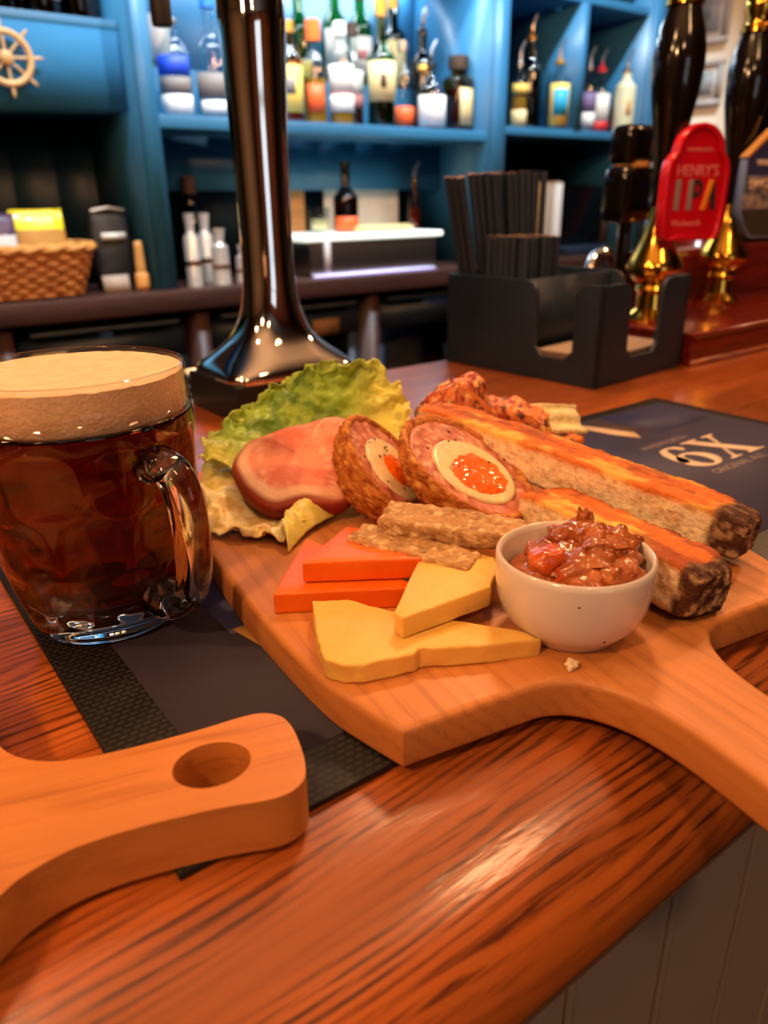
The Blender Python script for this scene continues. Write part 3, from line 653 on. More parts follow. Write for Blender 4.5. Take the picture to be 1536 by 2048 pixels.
# steel station with lit white top
st = thing('steel_station', 'low steel station with glowing white top on the back counter', 'bar station', (102, 170, ZC))
MB().prism([(2, .6), (43, .6), (43, 24), (2, 24)], .3, 8.4, bev=.2).build('body', 'steel', st)
MB().prism([(0, 0), (45, 0), (45, 25), (0, 25)], 8.4, 9.8, bev=.4).build('lit_top', 'led_top', st)
MB().box(6.2, 7.8, .1, .6, .3, 8.4).build('corner_strip', 'frame_grey', st, sm=0)
MB().box(2.5, 42.5, -.1, .6, 0, .3).build('blue_light_strip', 'led_blue', st, sm=0)
light('blue_underlight', 'AREA', (.22, -.012, .012), .2, (.4, .4, 1), (.4, .01), st, rot=(0, 0, 0))
ZS = ZC+9.85
bottle('dark wine shaped bottle with orange foot on the steel station', 120.8, 179, ZS, 3.3, 8.4, 3.2, 1.1, 4.5, 'g_brown', 'liq_dark', labels=[(.4, 4, 'label_orange', 120, 0)], cap=('cap', 'cap_black', 2, 1.2), group='bottles on the back counter')
gl = thing('tumbler', 'small clear tumbler with pale contents on the steel station', 'glass', (111.2, 177, ZS))
MB().lathe([(1.7, 0), (2.3, .4), (2.7, 3), (2.7, 6.4), (2.5, 6.4), (2.4, 3), (1.6, .8)], 24).build('glass_body', 'g_clear', gl, sm=50)
MB().lathe([(1.5, .9), (2.2, 1.4), (2.3, 3.6)], 20).build('contents', 'label_cream', gl, sm=50)
bottle('slim bottle with shiny pourer at the right of the steel station', 146.4, 182, ZS, 1.7, 8.4, 2, .8, 1, 'g_amber', 'liq_amber', cap=('pour', 'gold_brass'), group='bottles on the back counter')
tag(MB().prism([(-13, 0), (13, 0), (13, .6), (-13, .6)], 0, 12.8, bev=.15).build('white_board', 'label_white', loc=(136.5, 193.5, ZS)), 'white ribbed board standing behind the steel station', 'board')
tag(MB().prism([(-3.6, 0), (3.6, 0), (3.6, 1), (-3.6, 1)], 0, 15.6, bev=.15).build('wooden_board', 'pale_wood', loc=(113.4, 193.8, ZS)), 'pale wooden board standing behind the tumbler', 'board')
tag(MB().rbox(9, 3, .9, .8, (10, 6, 3), lambda p, n, u: p+Vector((0, 0, .9+.1*fbm(p, .7)))).build('folded_cloth', 'label_cream', loc=(130, 175.6, ZS)), 'folded cream cloth lying on the steel station', 'cloth')
# menus, till, green bottle
for i, (x, w, m_, n) in enumerate([(192.6, 1.6, 'pale_wood', 'tan folder standing behind the straws'), (196.2, 1.9, 'paper_grey', 'grey folder standing behind the straws'), (200.6, 1.8, 'label_white', 'white folder standing nearest the till screen')]):
    t = thing('menu_folder', n, 'folder', (x, 181, ZC), group='folders on the back counter')
    MB().prism([(-w, -5), (w, -5), (w, 5), (-w, 5)], 0, 22.4, bev=.3).build('cover', m_, t); MB().box(-w+.3, w-.3, -4.6, 4.8, 22.3, 22.5).build('pages', 'label_white', t, sm=0)
ti = thing('till_screen', 'black till screen standing behind the caddy', 'till', (215.6, 179.5, ZC))
MB().prism([(-11, -5), (11, -5), (11, 8), (-11, 8)], 0, 2.6, bev=.5).build('base', 'black_plastic', ti)
MB().rbox(13, 1.2, 9.6, .6, (2, 2, 2), lambda p, n, u: Matrix.Rotation(.2, 4, 'X') @ p+Vector((0, 0, 12))).build('screen', 'screen_black', ti)
MB().box(-1.5, 1.5, 1, 4, 2.5, 8).build('stand', 'black_plastic', ti, sm=0)
MB().box(11.6, 12.8, -2.2, 1.2, 2.6, 19).build('card_reader', 'mat_brown', ti, sm=0)
bottle('small green bottle beside the till screen', 240.6, 176, ZC, 1.9, 7, 2, .8, 2, 'g_green', 'liq_clear', labels=[(1, 5, 'label_cyan', 140, 0)], cap=('cap', 'label_white', 1.4, .9), group='bottles on the back counter')
bottle('small pale blue bottle beside the white end wall', 245.4, 175, ZC, 2.2, 6, 2, 1, 1.4, 'g_clear', 'liq_clear', labels=[(.6, 5.4, 'label_purple', 140, 0)], cap=('cap', 'cap_blue', 1.4, 1.1), group='bottles on the back counter')

# ------------------------------------------------------------------ chrome beer tower
tw = thing('beer_tower', 'tall chrome beer tower with flared foot on a black plinth', 'beer tower', (35.9, 66.6, 0))
MB().prism([(-6.8, -5.0), (6.6, -5.0), (6.6, 5.4), (-6.8, 5.4)], .02, 3.5, bev=.15).build('plinth', 'black_matte', tw)
secs0 = [(6.7, 5.2, 3.5, 7), (6.8, 5.3, 3.8, 7), (6.7, 5.2, 4.3, 6), (6.0, 4.8, 5.0, 4.2), (5.0, 4.2, 5.8, 3.4), (4.1, 3.6, 6.7, 2.9), (3.35, 3.1, 7.9, 2.6), (2.8, 2.7, 9.6, 2.4), (2.5, 2.45, 12, 2.3), (2.42, 2.4, 16, 2.2), (2.5, 2.45, 22, 2.2), (2.68, 2.62, 28, 2.2), (2.86, 2.86, 33, 2.2)]
secs = [(a, d, z, k if z < 8 else (2.3 if z < 12 else 2.05)) for a, d, z, k in secs0]
rings = []
def ring(a, d, z, k, cx=0, cy=0, n=64):
    o = []
    for j in range(n):
        t = 2*PI*(j+.5)/n; cs, sn = math.cos(t), math.sin(t); q = (abs(cs)**k+abs(sn)**k)**(-1/k); o.append((cx+a*q*cs, cy+d*q*sn, z))
    return o
sp = crom([(a, d, z) for a, d, z, k in secs], 4); 
for i, p in enumerate(sp):
    k = secs[min(len(secs)-1, i//4)][3]; k2 = secs[min(len(secs)-1, i//4+1)][3]; rings.append(ring(p.x, p.y, p.z, lerp(k, k2, (i % 4)/4)))
arm = crom([(0, 0, 33.0), (0, .35, 36), (0, 1.6, 39.4), (0, 4.6, 42.6), (0, 10, 44), (0, 15.5, 43), (0, 18.6, 40.4), (0, 19, 38)], 8)
for i, q in enumerate(arm[1:], 1):
    t_ = (arm[min(len(arm)-1, i+1)]-arm[i-1]).normalized(); a_ = Vector((1, 0, 0)); b_ = t_.cross(a_); r_ = lerp(2.86, 1.1, smooth(0, 1, i/(len(arm)-1)))
    rings.append([q+(a_*math.cos(2*PI*(j+.5)/64)+b_*math.sin(2*PI*(j+.5)/64))*r_ for j in range(64)])
MB().loft(rings).build('tower_body', 'chrome', tw, sm=50)
MB().lathe([(.95, 35.6), (1.05, 36), (1.05, 38.4), (.9, 38.6)], 20, cy=19).build('nozzle', 'black_matte', tw)
MB().lathe([(.8, 0), (.9, .5), (.9, 3), (.5, 3.4)], 16).xf(Matrix.Translation((0, 4, 45))).build('tap_lever_base', 'chrome', tw)
dt = thing('drip_tray', 'steel drip tray behind the beer tower at the back of the bar', 'tray', (37, 80.5, -2.2))
b = MB(); b.box(-17, 17, -7.6, 7.6, 0, .4); b.box(-17, 17, -7.6, -7.1, .4, 2.4); b.box(-17, 17, 7.1, 7.6, .4, 2.4); b.box(-17, -16.5, -7.1, 7.1, .4, 2.4); b.box(16.5, 17, -7.1, 7.1, .4, 2.4); b.build('tray', 'steel', dt, sm=0)
g0 = None
for i in range(16):
    x = -15.6+2.08*i
    if g0 is None: g0 = MB().box(-.35, .35, -7, 7, 0, .3).build('grate_bar', 'black_matte', dt, (x, 0, 2.0), sm=0)
    else: o = g0.copy(); COL.objects.link(o); o.location = Vector((x, 0, 2.0))*S

# ------------------------------------------------------------------ pump plinth and hand pumps
pp = thing('pump_plinth', 'raised mahogany plinth carrying the hand pumps on the bar', 'plinth', (83.2, 50.8, .02))
MB().prism([(0, 0), (104, 0), (104, 21), (0, 21)], 0, 3.2, bev=.1).build('body', 'mahogany', pp)
MB().prism([(-.3, -.5), (104.3, -.5), (104.3, 21.2), (-.3, 21.2)], 3.2, 3.9, bev=.25).build('top_board', 'mahogany', pp)
MB().prism([(14, 17.6), (104, 17.6), (104, 21), (14, 21)], 3.9, 11.5, bev=.4).build('back_rail', 'mahogany', pp)
MB().box(0, 104, -.35, 0, 0, .6).build('moulding', 'bar_oak', pp, sm=0)
def pump(label, x, y):
    t = thing('hand_pump', label, 'beer pump', (x, y, 3.95), group='hand pumps on the mahogany plinth')
    MB().lathe([(3.2, 0), (3.3, .4), (2.6, .9), (1.9, 1.6), (1.75, 3.4), (2.2, 4), (1.9, 4.6)], 32).build('base', 'gold_brass', t, sm=40)
    MB().lathe([(1.6, 4.4), (2.5, 5.0), (3.4, 6), (3.5, 6.8), (3.1, 7.6), (2.3, 9.2), (1.75, 10.6), (1.4, 12), (1.2, 13.4), (1.0, 14.6)], 32).build('bell', 'gold_brass', t, sm=40)
    MB().lathe([(1.35, 13.8), (1.5, 14.4), (1.45, 16), (1.5, 18), (1.75, 20.5), (2.25, 23.5), (2.75, 26.5), (2.95, 28.8), (2.9, 30.6), (2.5, 32.6), (1.95, 34.2), (1.75, 35)], 36).build('handle', 'black_gloss', t, sm=60)
    MB().lathe([(2.1, 34.8), (2.1, 35.3), (1.5, 35.8), (1.4, 36.6), (1.9, 37.6), (1.7, 39), (.8, 40)], 28).build('ferrule', 'gold_brass', t, sm=40)
    return t
p1 = pump('black hand pump with red clip nearest the straw caddy', 87.6, 60.2)
p2 = pump('black hand pump with navy clip at the right edge', 110.0, 64.2)
# red clip
RC = Matrix.Rotation(math.radians(-15), 4, 'Z') @ Matrix.Rotation(PI/2, 4, 'X')
cl = thing('pump_clip', 'red arched pump clip with raised rim, nearest the caddy', 'pump clip', (89.1, 57.2, 13.4), group='pump clips')
def clip_outline(k=0):
    o = [(-3.0+k, .4+k), (3.0-k, .4+k)]
    o += [(3.4-k+1.2*math.sin(a), 1.6+k*.2-1.2*math.cos(a)) for a in (.4, .8, 1.2)]
    o += [(4.75-k, 4), (4.75-k, 8), (4.5-k, 9.2), (3.75-k*.8, 10.1)]
    o += [(3.5*math.cos(a)*(1-k*.25), 10.2+3.2*math.sin(a)*(1-k*.25)) for a in [PI*i/14 for i in range(15)]]
    o += [(-3.75+k*.8, 10.1), (-4.5+k, 9.2), (-4.75+k, 8), (-4.75+k, 4)]
    o += [(-3.4+k-1.2*math.sin(a), 1.6+k*.2-1.2*math.cos(a)) for a in (1.2, .8, .4)]
    return o
MB().prism(clip_outline(), -.5, .35, bev=.12).xf(RC).build('back_plate', 'red_clip', cl)
MB().prism(clip_outline(), .3, .85, holes=[clip_outline(.75)], bev=.15).xf(RC).build('raised_rim', 'red_clip', cl)
T = lambda x, y, z=.38: RC @ Matrix.Translation((x, y, z))
textmesh('HENRY\'S', 1.55, 'clip_pink', cl, T(.1, 8.2) @ Matrix.Diagonal((1.05, 1.15, 1, 1)), .1)
for x, m_, sh_ in ((-2.5, 'clip_grey', 0), (-.6, 'clip_grey', 0), (1.6, 'clip_orange', .9)):
    MB().prism([(x-.42, 3.9), (x+.22, 3.9), (x+.22+sh_, 7.3), (x-.42+sh_, 7.3)], .35, .6, bev=.05).xf(RC).build('lettering', m_, cl)
MB().prism([(-.3, 7.3), (.6, 7.3), (1.1, 6.8), (1.1, 5.8), (.6, 5.3), (-.3, 5.3)], .35, .5, holes=[[(.05, 6.8), (.5, 6.8), (.7, 6.5), (.7, 6.1), (.5, 5.8), (.05, 5.8)]]).xf(RC).build('lettering', 'clip_dark', cl)
MB().prism([(2.55, 7.3), (2.9, 7.3), (3.5, 3.9), (2.8, 3.9), (2.6, 5.1), (2.2, 5.1), (2.35, 5.7), (2.65, 5.7)], .35, .5).xf(RC).build('lettering', 'clip_dark', cl)
textmesh('WADWORTH', .62, 'clip_pink', cl, T(0, 10.5), .06)
textmesh('Wadworth', 1.0, 'clip_pink', cl, T(-.7, 2.4), .05)
MB().box(-.5, .5, .3, 1.0, 8, 10).build('bracket', 'brass', cl, sm=0)
# navy clip
RN = Matrix.Rotation(math.radians(-15), 4, 'Z') @ Matrix.Rotation(PI/2, 4, 'X')
c2 = thing('pump_clip', 'navy house shaped pump clip with tan roof edge at the right border', 'pump clip', (112.6, 60.3, 13.2), group='pump clips')
oc = [(-4.2, 1.6), (-2.6, 0), (2.6, 0), (4.2, 1.6), (5.5, 3.8), (5.5, 10.6), (0, 15), (-5.5, 10.6), (-5.5, 3.8)]
MB().prism(oc, -.6, .5, bev=.1).xf(RN).build('back_plate', 'clip_side', c2)
MB().prism([(-5.1, 8.2), (5.1, 8.2), (5.1, 10.4), (0, 14.4), (-5.1, 10.4)], .5, .62).xf(RN).build('upper_panel', 'clip_navy', c2)
MB().prism([(-5.1, 3.9), (5.1, 3.9), (5.1, 8.1), (-5.1, 8.1)], .5, .6).xf(RN).build('sea_panel', 'clip_sea', c2)
MB().prism([(-4.0, 1.7), (-2.5, .3), (2.5, .3), (4.0, 1.7), (5.1, 3.8), (-5.1, 3.8)], .5, .6).xf(RN).build('lower_panel', 'clip_olive', c2)
MB().prism([(-5.7, 10.5), (-5.3, 10.3), (0, 14.6), (5.3, 10.3), (5.7, 10.5), (0, 15.3)], -.65, .75, bev=.08).xf(RN).build('roof_trim', 'clip_tan', c2)
T2 = lambda x, y, z=.68: RN @ Matrix.Translation((x, y, z))
textmesh('WADWORTH', 1.15, 'print_cream', c2, T2(0, 9.7), .05)
textmesh('SWORDFISH', 1.6, 'print_cream', c2, T2(0, 7.2) @ Matrix.Rotation(.06, 4, 'Z'), .06)
MB().box(-.5, .5, .3, 1.0, 8, 10).build('bracket', 'brass', c2, sm=0)
# black knob-like device behind the red clip, and a chrome swan tap behind the caddy
bd = thing('black_device', 'black rounded device with a thin pale band behind the red pump clip', 'device', (93.4, 69.6, 3.95))
MB().rbox(3.4, 2.2, 3.6, 1.2, (6, 6, 6), lambda p, n, u: p+Vector((0, 0, 15.2))).build('lower_body', 'black_gloss', bd, sm=60)
MB().rbox(2.9, 2.0, 2.5, 1.1, (6, 6, 6), lambda p, n, u: p+Vector((0, 0, 21.2))).build('upper_body', 'black_gloss', bd, sm=60)
MB().lathe([(2.4, 18.5), (2.5, 18.9), (2.4, 19.2)], 20).build('pale_band', 'clip_tan', bd)
MB().lathe([(2.4, 0), (2.4, .5), (1, 1), (.9, 12)], 16).build('stand', 'black_gloss', bd)
tp = thing('chrome_tap', 'small chrome arched tap showing above the black caddy', 'tap', (95.5, 75.2, -6))
MB().tube(crom([(-2, 0, 0), (-2, 0, 9), (-1.9, 0, 14), (-.6, 0, 16.6), (1.6, 0, 17), (3.4, 0, 15), (3.8, 0, 12.4)], 6), 1.05, 16, up=(0, 1, 0)).build('spout', 'chrome', tp, sm=60)
MB().lathe([(1.8, 0), (1.8, 1), (1.2, 2)], 20, cx=-2).build('base', 'chrome', tp)

# ------------------------------------------------------------------ caddy with straws and napkins
cy = thing('bar_caddy', 'black plastic bar caddy with straw and napkin compartments', 'caddy', (65.0, 50.1, .02), math.radians(4.6))
LX, LY, H = 17.4, 22.0, 10.6
def cad(x, y): a = math.radians(4.6); return 65.0+x*math.cos(a)-y*math.sin(a), 50.1+x*math.sin(a)+y*math.cos(a)
def notch(n0, n1, length, hl, hr, low=2.6, rad=1.6):
    o = [(0, 0), (length, 0), (length, hr)]
    def arc(cx, cy_, a0, a1): return [(cx+rad*math.cos(lerp(a0, a1, i/5)), cy_+rad*math.sin(lerp(a0, a1, i/5))) for i in range(6)]
    o += arc(n1+rad, hr-rad, PI/2, PI); o += [(n1, low+rad*.6), (n1-rad*.6, low), (n0+rad*.6, low), (n0, low+rad*.6)]
    o += arc(n0-rad, hl-rad, 0, PI/2); o += [(0, hl)]
    return o
YZ = Matrix(((0, 0, 1, 0), (1, 0, 0, 0), (0, 1, 0, 0), (0, 0, 0, 1)))
XZ = Matrix(((1, 0, 0, 0), (0, 0, -1, 0), (0, 1, 0, 0), (0, 0, 0, 1)))
MB().prism(notch(3.4, 8.4, LY, H, H), 0, .5, bev=.08).xf(YZ).build('side_panel', 'black_plastic', cy)
MB().prism(notch(3.4, 8.4, LY, H, H), LX-.5, LX, bev=.08).xf(YZ).build('side_panel', 'black_plastic', cy)
MB().prism(notch(5.4, 11.6, LX, H, H), -.5, 0, bev=.08).xf(XZ).build('front_panel', 'black_plastic', cy)
MB().box(.5, LX-.5, LY-.5, LY, 0, H).build('back_panel', 'black_plastic', cy, sm=0)
MB().box(.5, LX-.5, 10.2, 10.7, .5, H-.1).build('divider', 'black_plastic', cy, sm=0)
MB().box(.5, LX-.5, 17.6, 17.9, .5, H-.5).build('divider', 'black_plastic', cy, sm=0)
MB().box(.5, LX-.5, .5, LY-.5, 0, .5).build('base', 'black_plastic', cy, sm=0)
for i in range(6):
    n_ = tag(MB().rbox(7.3, 4.1, .2, .15, (10, 8, 1), lambda p, n, u: p+Vector((0, 0, .2+.04*fbm(p+Vector((i, 0, 0)), .5)))).build('napkin', 'paper_brown' if i < 5 else 'paper_grey', loc=(*cad(8.7+.1*(i % 3), 5.3-.1*(i % 2)), .55+i*.42), rotz=.08+.006*(i-2)),
              ['brown paper napkin at the bottom of the caddy pile', 'brown paper napkin second from the bottom of the caddy pile', 'brown paper napkin third from the bottom of the caddy pile', 'brown paper napkin third from the top of the caddy pile', 'brown paper napkin second from the top of the caddy pile', 'pale paper napkin on top of the caddy pile'][i], 'napkin', 'napkins in the caddy')
def straws(n, rows, x0, x1, y0, y1, h, label, grp, lean, r=.41):
    src = None; nx = int(n)
    for i in range(nx):
        for j in range(rows):
            x = lerp(x0, x1, (i+.5)/nx)+random.uniform(-.12, .12); y = lerp(y0, y1, (j+.5)/rows)+random.uniform(-.1, .1)
            lx = x; x, y = cad(x, y)
            if src is None:
                b = MB(); b.loft([[(r_*math.cos(2*PI*k/10), r_*math.sin(2*PI*k/10), z) for k in range(10)] for r_, z in ((r, 0), (r, h), (r*.74, h), (r*.74, 0))], cap=False, close=True)
                o = b.build('drinking_straw', 'straw_black', loc=(x, y, .55)); tag(o, label, 'straw', grp); src = o
                o.data.materials.append(MATS['straw_paper'])
                for k, pl_ in enumerate(o.data.polygons): pl_.material_index = 1 if 10 <= k < 30 else 0
            else:
                o = src.copy(); COL.objects.link(o); o.location = W(x, y, .55+random.uniform(0, .25))
            l = lean(lx, y); o.rotation_euler = (l[1]+random.uniform(-.012, .012), l[0]+random.uniform(-.012, .012), 0)
straws(12, 3, 3.1, 13.6, 18.1, 21.2, 21.2, 'tall black paper straw in the back compartment of the caddy', 'tall black straws in the caddy', lambda x, y: (-.25*max(0, (13.6-x)/10.5), 0))
straws(7, 7, .95, 7.6, 11.0, 17.3, 14.2, 'short black paper straw in the middle compartment of the caddy', 'short black straws in the caddy', lambda x, y: (0, 0))

# ------------------------------------------------------------------ bar runner
rn = thing('bar_runner', 'dark rubber bar runner with embossed border and large cream print', 'bar mat', (4.9, 17.3, .01))
RW, RD = 61.3, 26.3
MB().prism([(0, 0), (RW, 0), (RW, RD), (0, RD)], 0, .26, bev=.08, bseg=2).build('rubber_border', 'rubber', rn)
MB().prism([(2.6, 2.5), (RW-1.4, 2.5), (RW-1.4, RD-1.4), (2.6, RD-1.4)], .26, .275).build('printed_panel', 'mat_print', rn, sm=0)
MB().prism([(7.4, 11.5), (30, 11.5), (30, RD-1.4), (7.4, RD-1.4)], .275, .28).build('navy_print', 'mat_navy', rn, sm=0)
MB().prism([(7.6, 11.9), (8.8, 11.9), (8.4, 9.6), (7.8, 7.1), (8.0, 9.8)], .28, .285).build('gold_flash', 'mat_gold', rn, sm=0)
MB().prism([(36, 2.5), (RW-1.4, 2.5), (RW-1.4, RD-1.4), (36, RD-1.4)], .275, .279).build('plum_print', 'mat_plum', rn, sm=0)
MB().prism([(50.6, 18.6), (RW-1.6, 18.6), (RW-1.6, RD-1.6), (50.6, RD-1.6)], .279, .283).build('navy_print', 'mat_navy', rn, sm=0)
MB().prism([(46.6, 23.8), (47.6, 24.2), (49.4, 20.0), (48.4, 18.6), (47.4, 20.6)], .28, .285).build('cream_swoosh', 'mat_cream', rn, sm=0)
MB().prism([(47.8, 24.2), (49.6, 24.4), (51.0, 19.8), (49.6, 20.0)], .28, .285).build('brown_swoosh', 'mat_brown', rn, sm=0)
TR = lambda x, y: Matrix.Translation((x-4.9, y-17.3, .285))
X0, Y0, HH = 50.2-4.9, 28.3-17.3, 4.7
def glyph(loops, m_='print_cream'):
    MB().prism([(X0+x, Y0+y*HH) for x, y in loops[0]], .28, .288, holes=[[(X0+x, Y0+y*HH) for x, y in h] for h in loops[1:]]).build('lettering', m_, rn, sm=0)
ell = lambda cx, cy_, a, b_, n=28, a0=0, a1=2*PI: [(cx+a*math.cos(a0+(a1-a0)*i/n), cy_+b_*math.sin(a0+(a1-a0)*i/n)) for i in range(n)]
glyph([ell(1.9, .33, 1.9, .33), ell(1.95, .33, .75, .26)])
glyph([[(0, .36), (.05, .55), (.35, .78), (1.0, .95), (2.0, 1.0), (3.0, .97), (3.45, .86), (3.3, .76), (2.75, .76), (2.6, .88), (2.1, .94), (1.6, .88), (1.2, .7), (1.1, .42), (.6, .3)]])
glyph([[(4.1, 1.0), (6.2, 1.0), (6.2, .95), (5.75, .93), (8.2, .06), (8.7, .04), (8.7, 0), (6.4, 0), (6.4, .04), (6.85, .06), (4.5, .93), (4.1, .95)]])
glyph([[(7.0, 1.0), (8.6, 1.0), (8.6, .95), (8.1, .93), (6.75, .55), (6.55, .62), (7.5, .93), (7.0, .95)]])
glyph([[(4.0, 0), (5.5, 0), (5.5, .05), (5.0, .07), (6.05, .4), (5.9, .48), (4.5, .07), (4.0, .05)]])
textmesh('WADWORTH', .95, 'print_dim', rn, TR(53.6, 33.9), .003)
textmesh('ORIGINAL ALE', 1.05, 'print_dim', rn, TR(53.6, 27.4), .003)

# ------------------------------------------------------------------ paddle boards
pb = thing('paddle_board', 'wooden paddle board carrying the food, handle toward the customer', 'serving board', (13.0, 16.7, .3), math.radians(-9.2))
TH = 1.8
hw = 2.05; hc = 10.75
def side(sx): return sx
lft = [(0, 0), (-.75, 2), (-1.3, 4), (-1.75, 8), (-2.0, 13), (-1.9, 19), (-1.4, 25), (-.8, 29.2)]
wdt = 21.5
far = [(1.0, 30.6), (6, 31.0), (wdt-6, 31.0), (wdt-1, 30.6)]
rgt = [(wdt-x, y) for x, y in lft[::-1]]
sh_r = [(hc+5.6, -.05), (hc+4.6, -.12), (hc+3.7, -.55), (hc+2.95, -1.4), (hc+2.4, -2.6), (hc+2.1, -4.2), (hc+2.05, -6), (hc+2.15, -9), (hc+2.3, -12), (hc+1.9, -13.2), (hc+.8, -13.8)]
sh_l = [(2*hc-x, y) for x, y in sh_r[::-1]]
ol = [(p.x, p.y) for p in crom([(x, y, 0) for x, y in lft], 3)] + far + [(p.x, p.y) for p in crom([(x, y, 0) for x, y in rgt], 3)] + [(p.x, p.y) for p in crom([(x, y, 0) for x, y in sh_r], 3)] + [(p.x, p.y) for p in crom([(x, y, 0) for x, y in sh_l], 3)]
hole = [(hc+1.05*math.cos(a), -11.2+1.05*math.sin(a)) for a in [2*PI*i/24 for i in range(24)]]
MB().prism(ol, 0, TH, holes=[hole], bev=.32, bseg=4).build('board', 'board_wood', pb, sm=40)
ZT = 2.1
p2b = thing('paddle_board', 'second wooden paddle board, only its holed handle in view at lower left', 'serving board', (9.15, 18.1, .3), math.radians(-17))
o2 = [(.45, -1.0), (.55, .3), (.45, 1.4), (.1, 2.0), (-.7, 2.3), (-2.5, 2.1), (-5, 1.95), (-7, 2.1), (-8.4, 2.9), (-9.2, 4.3), (-9.8, 7), (-10.6, 8.4), (-12, 9), (-30, 9.6), (-31, 8.5), (-31.4, 0), (-31, -8.5), (-30, -9.6), (-12, -9), (-10.6, -8.6), (-9.8, -7.2), (-9.2, -4.4), (-8.2, -2.8), (-6.8, -2.0), (-5, -1.75), (-2.5, -1.8), (-.8, -2.0), (.1, -1.7)]
o2 = [(p.x, p.y) for p in crom([(x, y, 0) for x, y in o2], 4, True)]
h2 = [(-2.35+1.25*math.cos(a), .2+1.05*math.sin(a)) for a in [2*PI*i/32 for i in range(32)]]
MB().prism(o2, .0, 1.95, holes=[h2], bev=.7, bseg=7).build('board', 'board_wood_x', p2b, sm=40)

# ------------------------------------------------------------------ dimpled beer mug
MX, MY, MZ = 8.6, 34.6, .3
mg = thing('beer_mug', 'dimpled glass handled beer mug on the bar runner', 'mug', (MX, MY, MZ))
op = crom([(3.15, 0, 0), (3.5, 0, .25), (3.75, 0, 1.0), (4.15, 0, 2.6), (4.65, 0, 5), (4.95, 0, 7.4), (5.0, 0, 9.2), (4.9, 0, 11), (4.85, 0, 12.1)], 6)
def rad_at(z):
    for a, b_ in zip(op, op[1:]):
        if a.z <= z <= b_.z: return lerp(a.x, b_.x, (z-a.z)/max(1e-6, b_.z-a.z))
    return op[-1].x
NS = 160; rings = []
def dim(th, z):
    d = 0
    for row, (zc, hh, ph) in enumerate(((2.5, 1.25, 0), (5.2, 1.45, .5), (8.1, 1.45, 0))):
        n = 10; u = (th/(2*PI)*n+ph) % 1-.5; a = abs(u)*2/.86; b_ = abs(z-zc)/hh
        q = (a**3+b_**3)**(1/3)
        if q < 1: d = max(d, .2*(1-q*q))
    return d
zz = [i*12.1/90 for i in range(91)]
rings = [[((rad_at(z)-dim(2*PI*j/NS, z))*math.cos(2*PI*j/NS), (rad_at(z)-dim(2*PI*j/NS, z))*math.sin(2*PI*j/NS), z) for j in range(NS)] for z in zz]
inn = [(4.72, 12.22), (4.6, 12.1), (4.52, 11), (4.5, 9), (4.42, 7.2), (4.15, 5), (3.7, 2.9), (3.3, 1.9), (2.6, 1.5), (1.4, 1.35), (.3, 1.32)]
def rg(l): return [[(r*math.cos(2*PI*j/NS), r*math.sin(2*PI*j/NS), z) for j in range(NS)] for r, z in l]
kz = max(i for i, z in enumerate(zz) if z <= 10.25); zk = zz[kz]
MB().loft(rings[:kz+1]+rg([(4.78, zk), (4.6, zk-.25)])+rg(inn[3:])).build('glass_body', 'glass', mg, sm=0)
MB().loft(rings[kz:]+rg([(4.79, 12.2), (4.76, 12.05), (4.77, 11.2), (4.78, zk)]), close=True).build('glass_rim', 'g_mug', mg, sm=0)
hd = math.radians(-71)
hp = crom([(4.6, 8.5, 0), (5.1, 8.65, 0), (5.8, 8.4, 0), (6.35, 7.6, 0), (6.6, 6.2, 0), (6.6, 4.6, 0), (6.3, 3.2, 0), (5.7, 2.25, 0), (4.9, 1.85, 0), (3.9, 2.0, 0)], 6)
b = MB(); rings = []
for i, p in enumerate(hp):
    q0, q1 = hp[max(0, i-1)], hp[min(len(hp)-1, i+1)]; t = (q1-q0).normalized(); n = Vector((-t.y, t.x, 0))
    e = min(1, min(i, len(hp)-1-i)/8); a = lerp(.8, .58, e); w = lerp(.95, .8, e); ring_ = []
    for j in range(20):
        an = 2*PI*j/20; cs, sn = math.cos(an), math.sin(an); k = (abs(cs)**3.2+abs(sn)**3.2)**(-1/3.2)
        pr = p+n*(cs*k*a); ring_.append((pr.x*math.cos(hd)-sn*k*w*math.sin(hd), pr.x*math.sin(hd)+sn*k*w*math.cos(hd), pr.y))
    rings.append(ring_)
b.loft(rings).build('handle', 'glass', mg, sm=60)
be = thing('beer', 'amber ale with a creamy head filling the dimpled mug', 'beer', (MX, MY, MZ))
bi = [(r+.03, z) for r, z in inn[::-1] if z < 10]; r9 = 4.56
bp_ = [(.25, 1.30)]+[(r, z-.02) for r, z in bi]+[(r9, 10.13), (.2, 10.13)]
MB().lathe(bp_, 96).build('ale', 'ale', be, sm=60)
fp = [(.2, 10.16), (4.6, 10.14), (4.755, 10.3), (4.755, 11.2), (4.745, 11.9), (4.6, 11.95), (4.2, 11.86), (3, 11.82), (1.5, 11.8), (.3, 11.82)]
b = MB().lathe(fp, 96); b.v = [(x, y, z+(.05*noise.noise(Vector((x, y, 0))*1.5)+.03*noise.noise(Vector((x, y, 0))*5) if z > 11.5 else (.12*noise.noise(Vector((x, y, 0))*2.2) if z < 10.4 else 0))) for x, y, z in b.v]; b.build('foam_head', 'foam', be, sm=60)

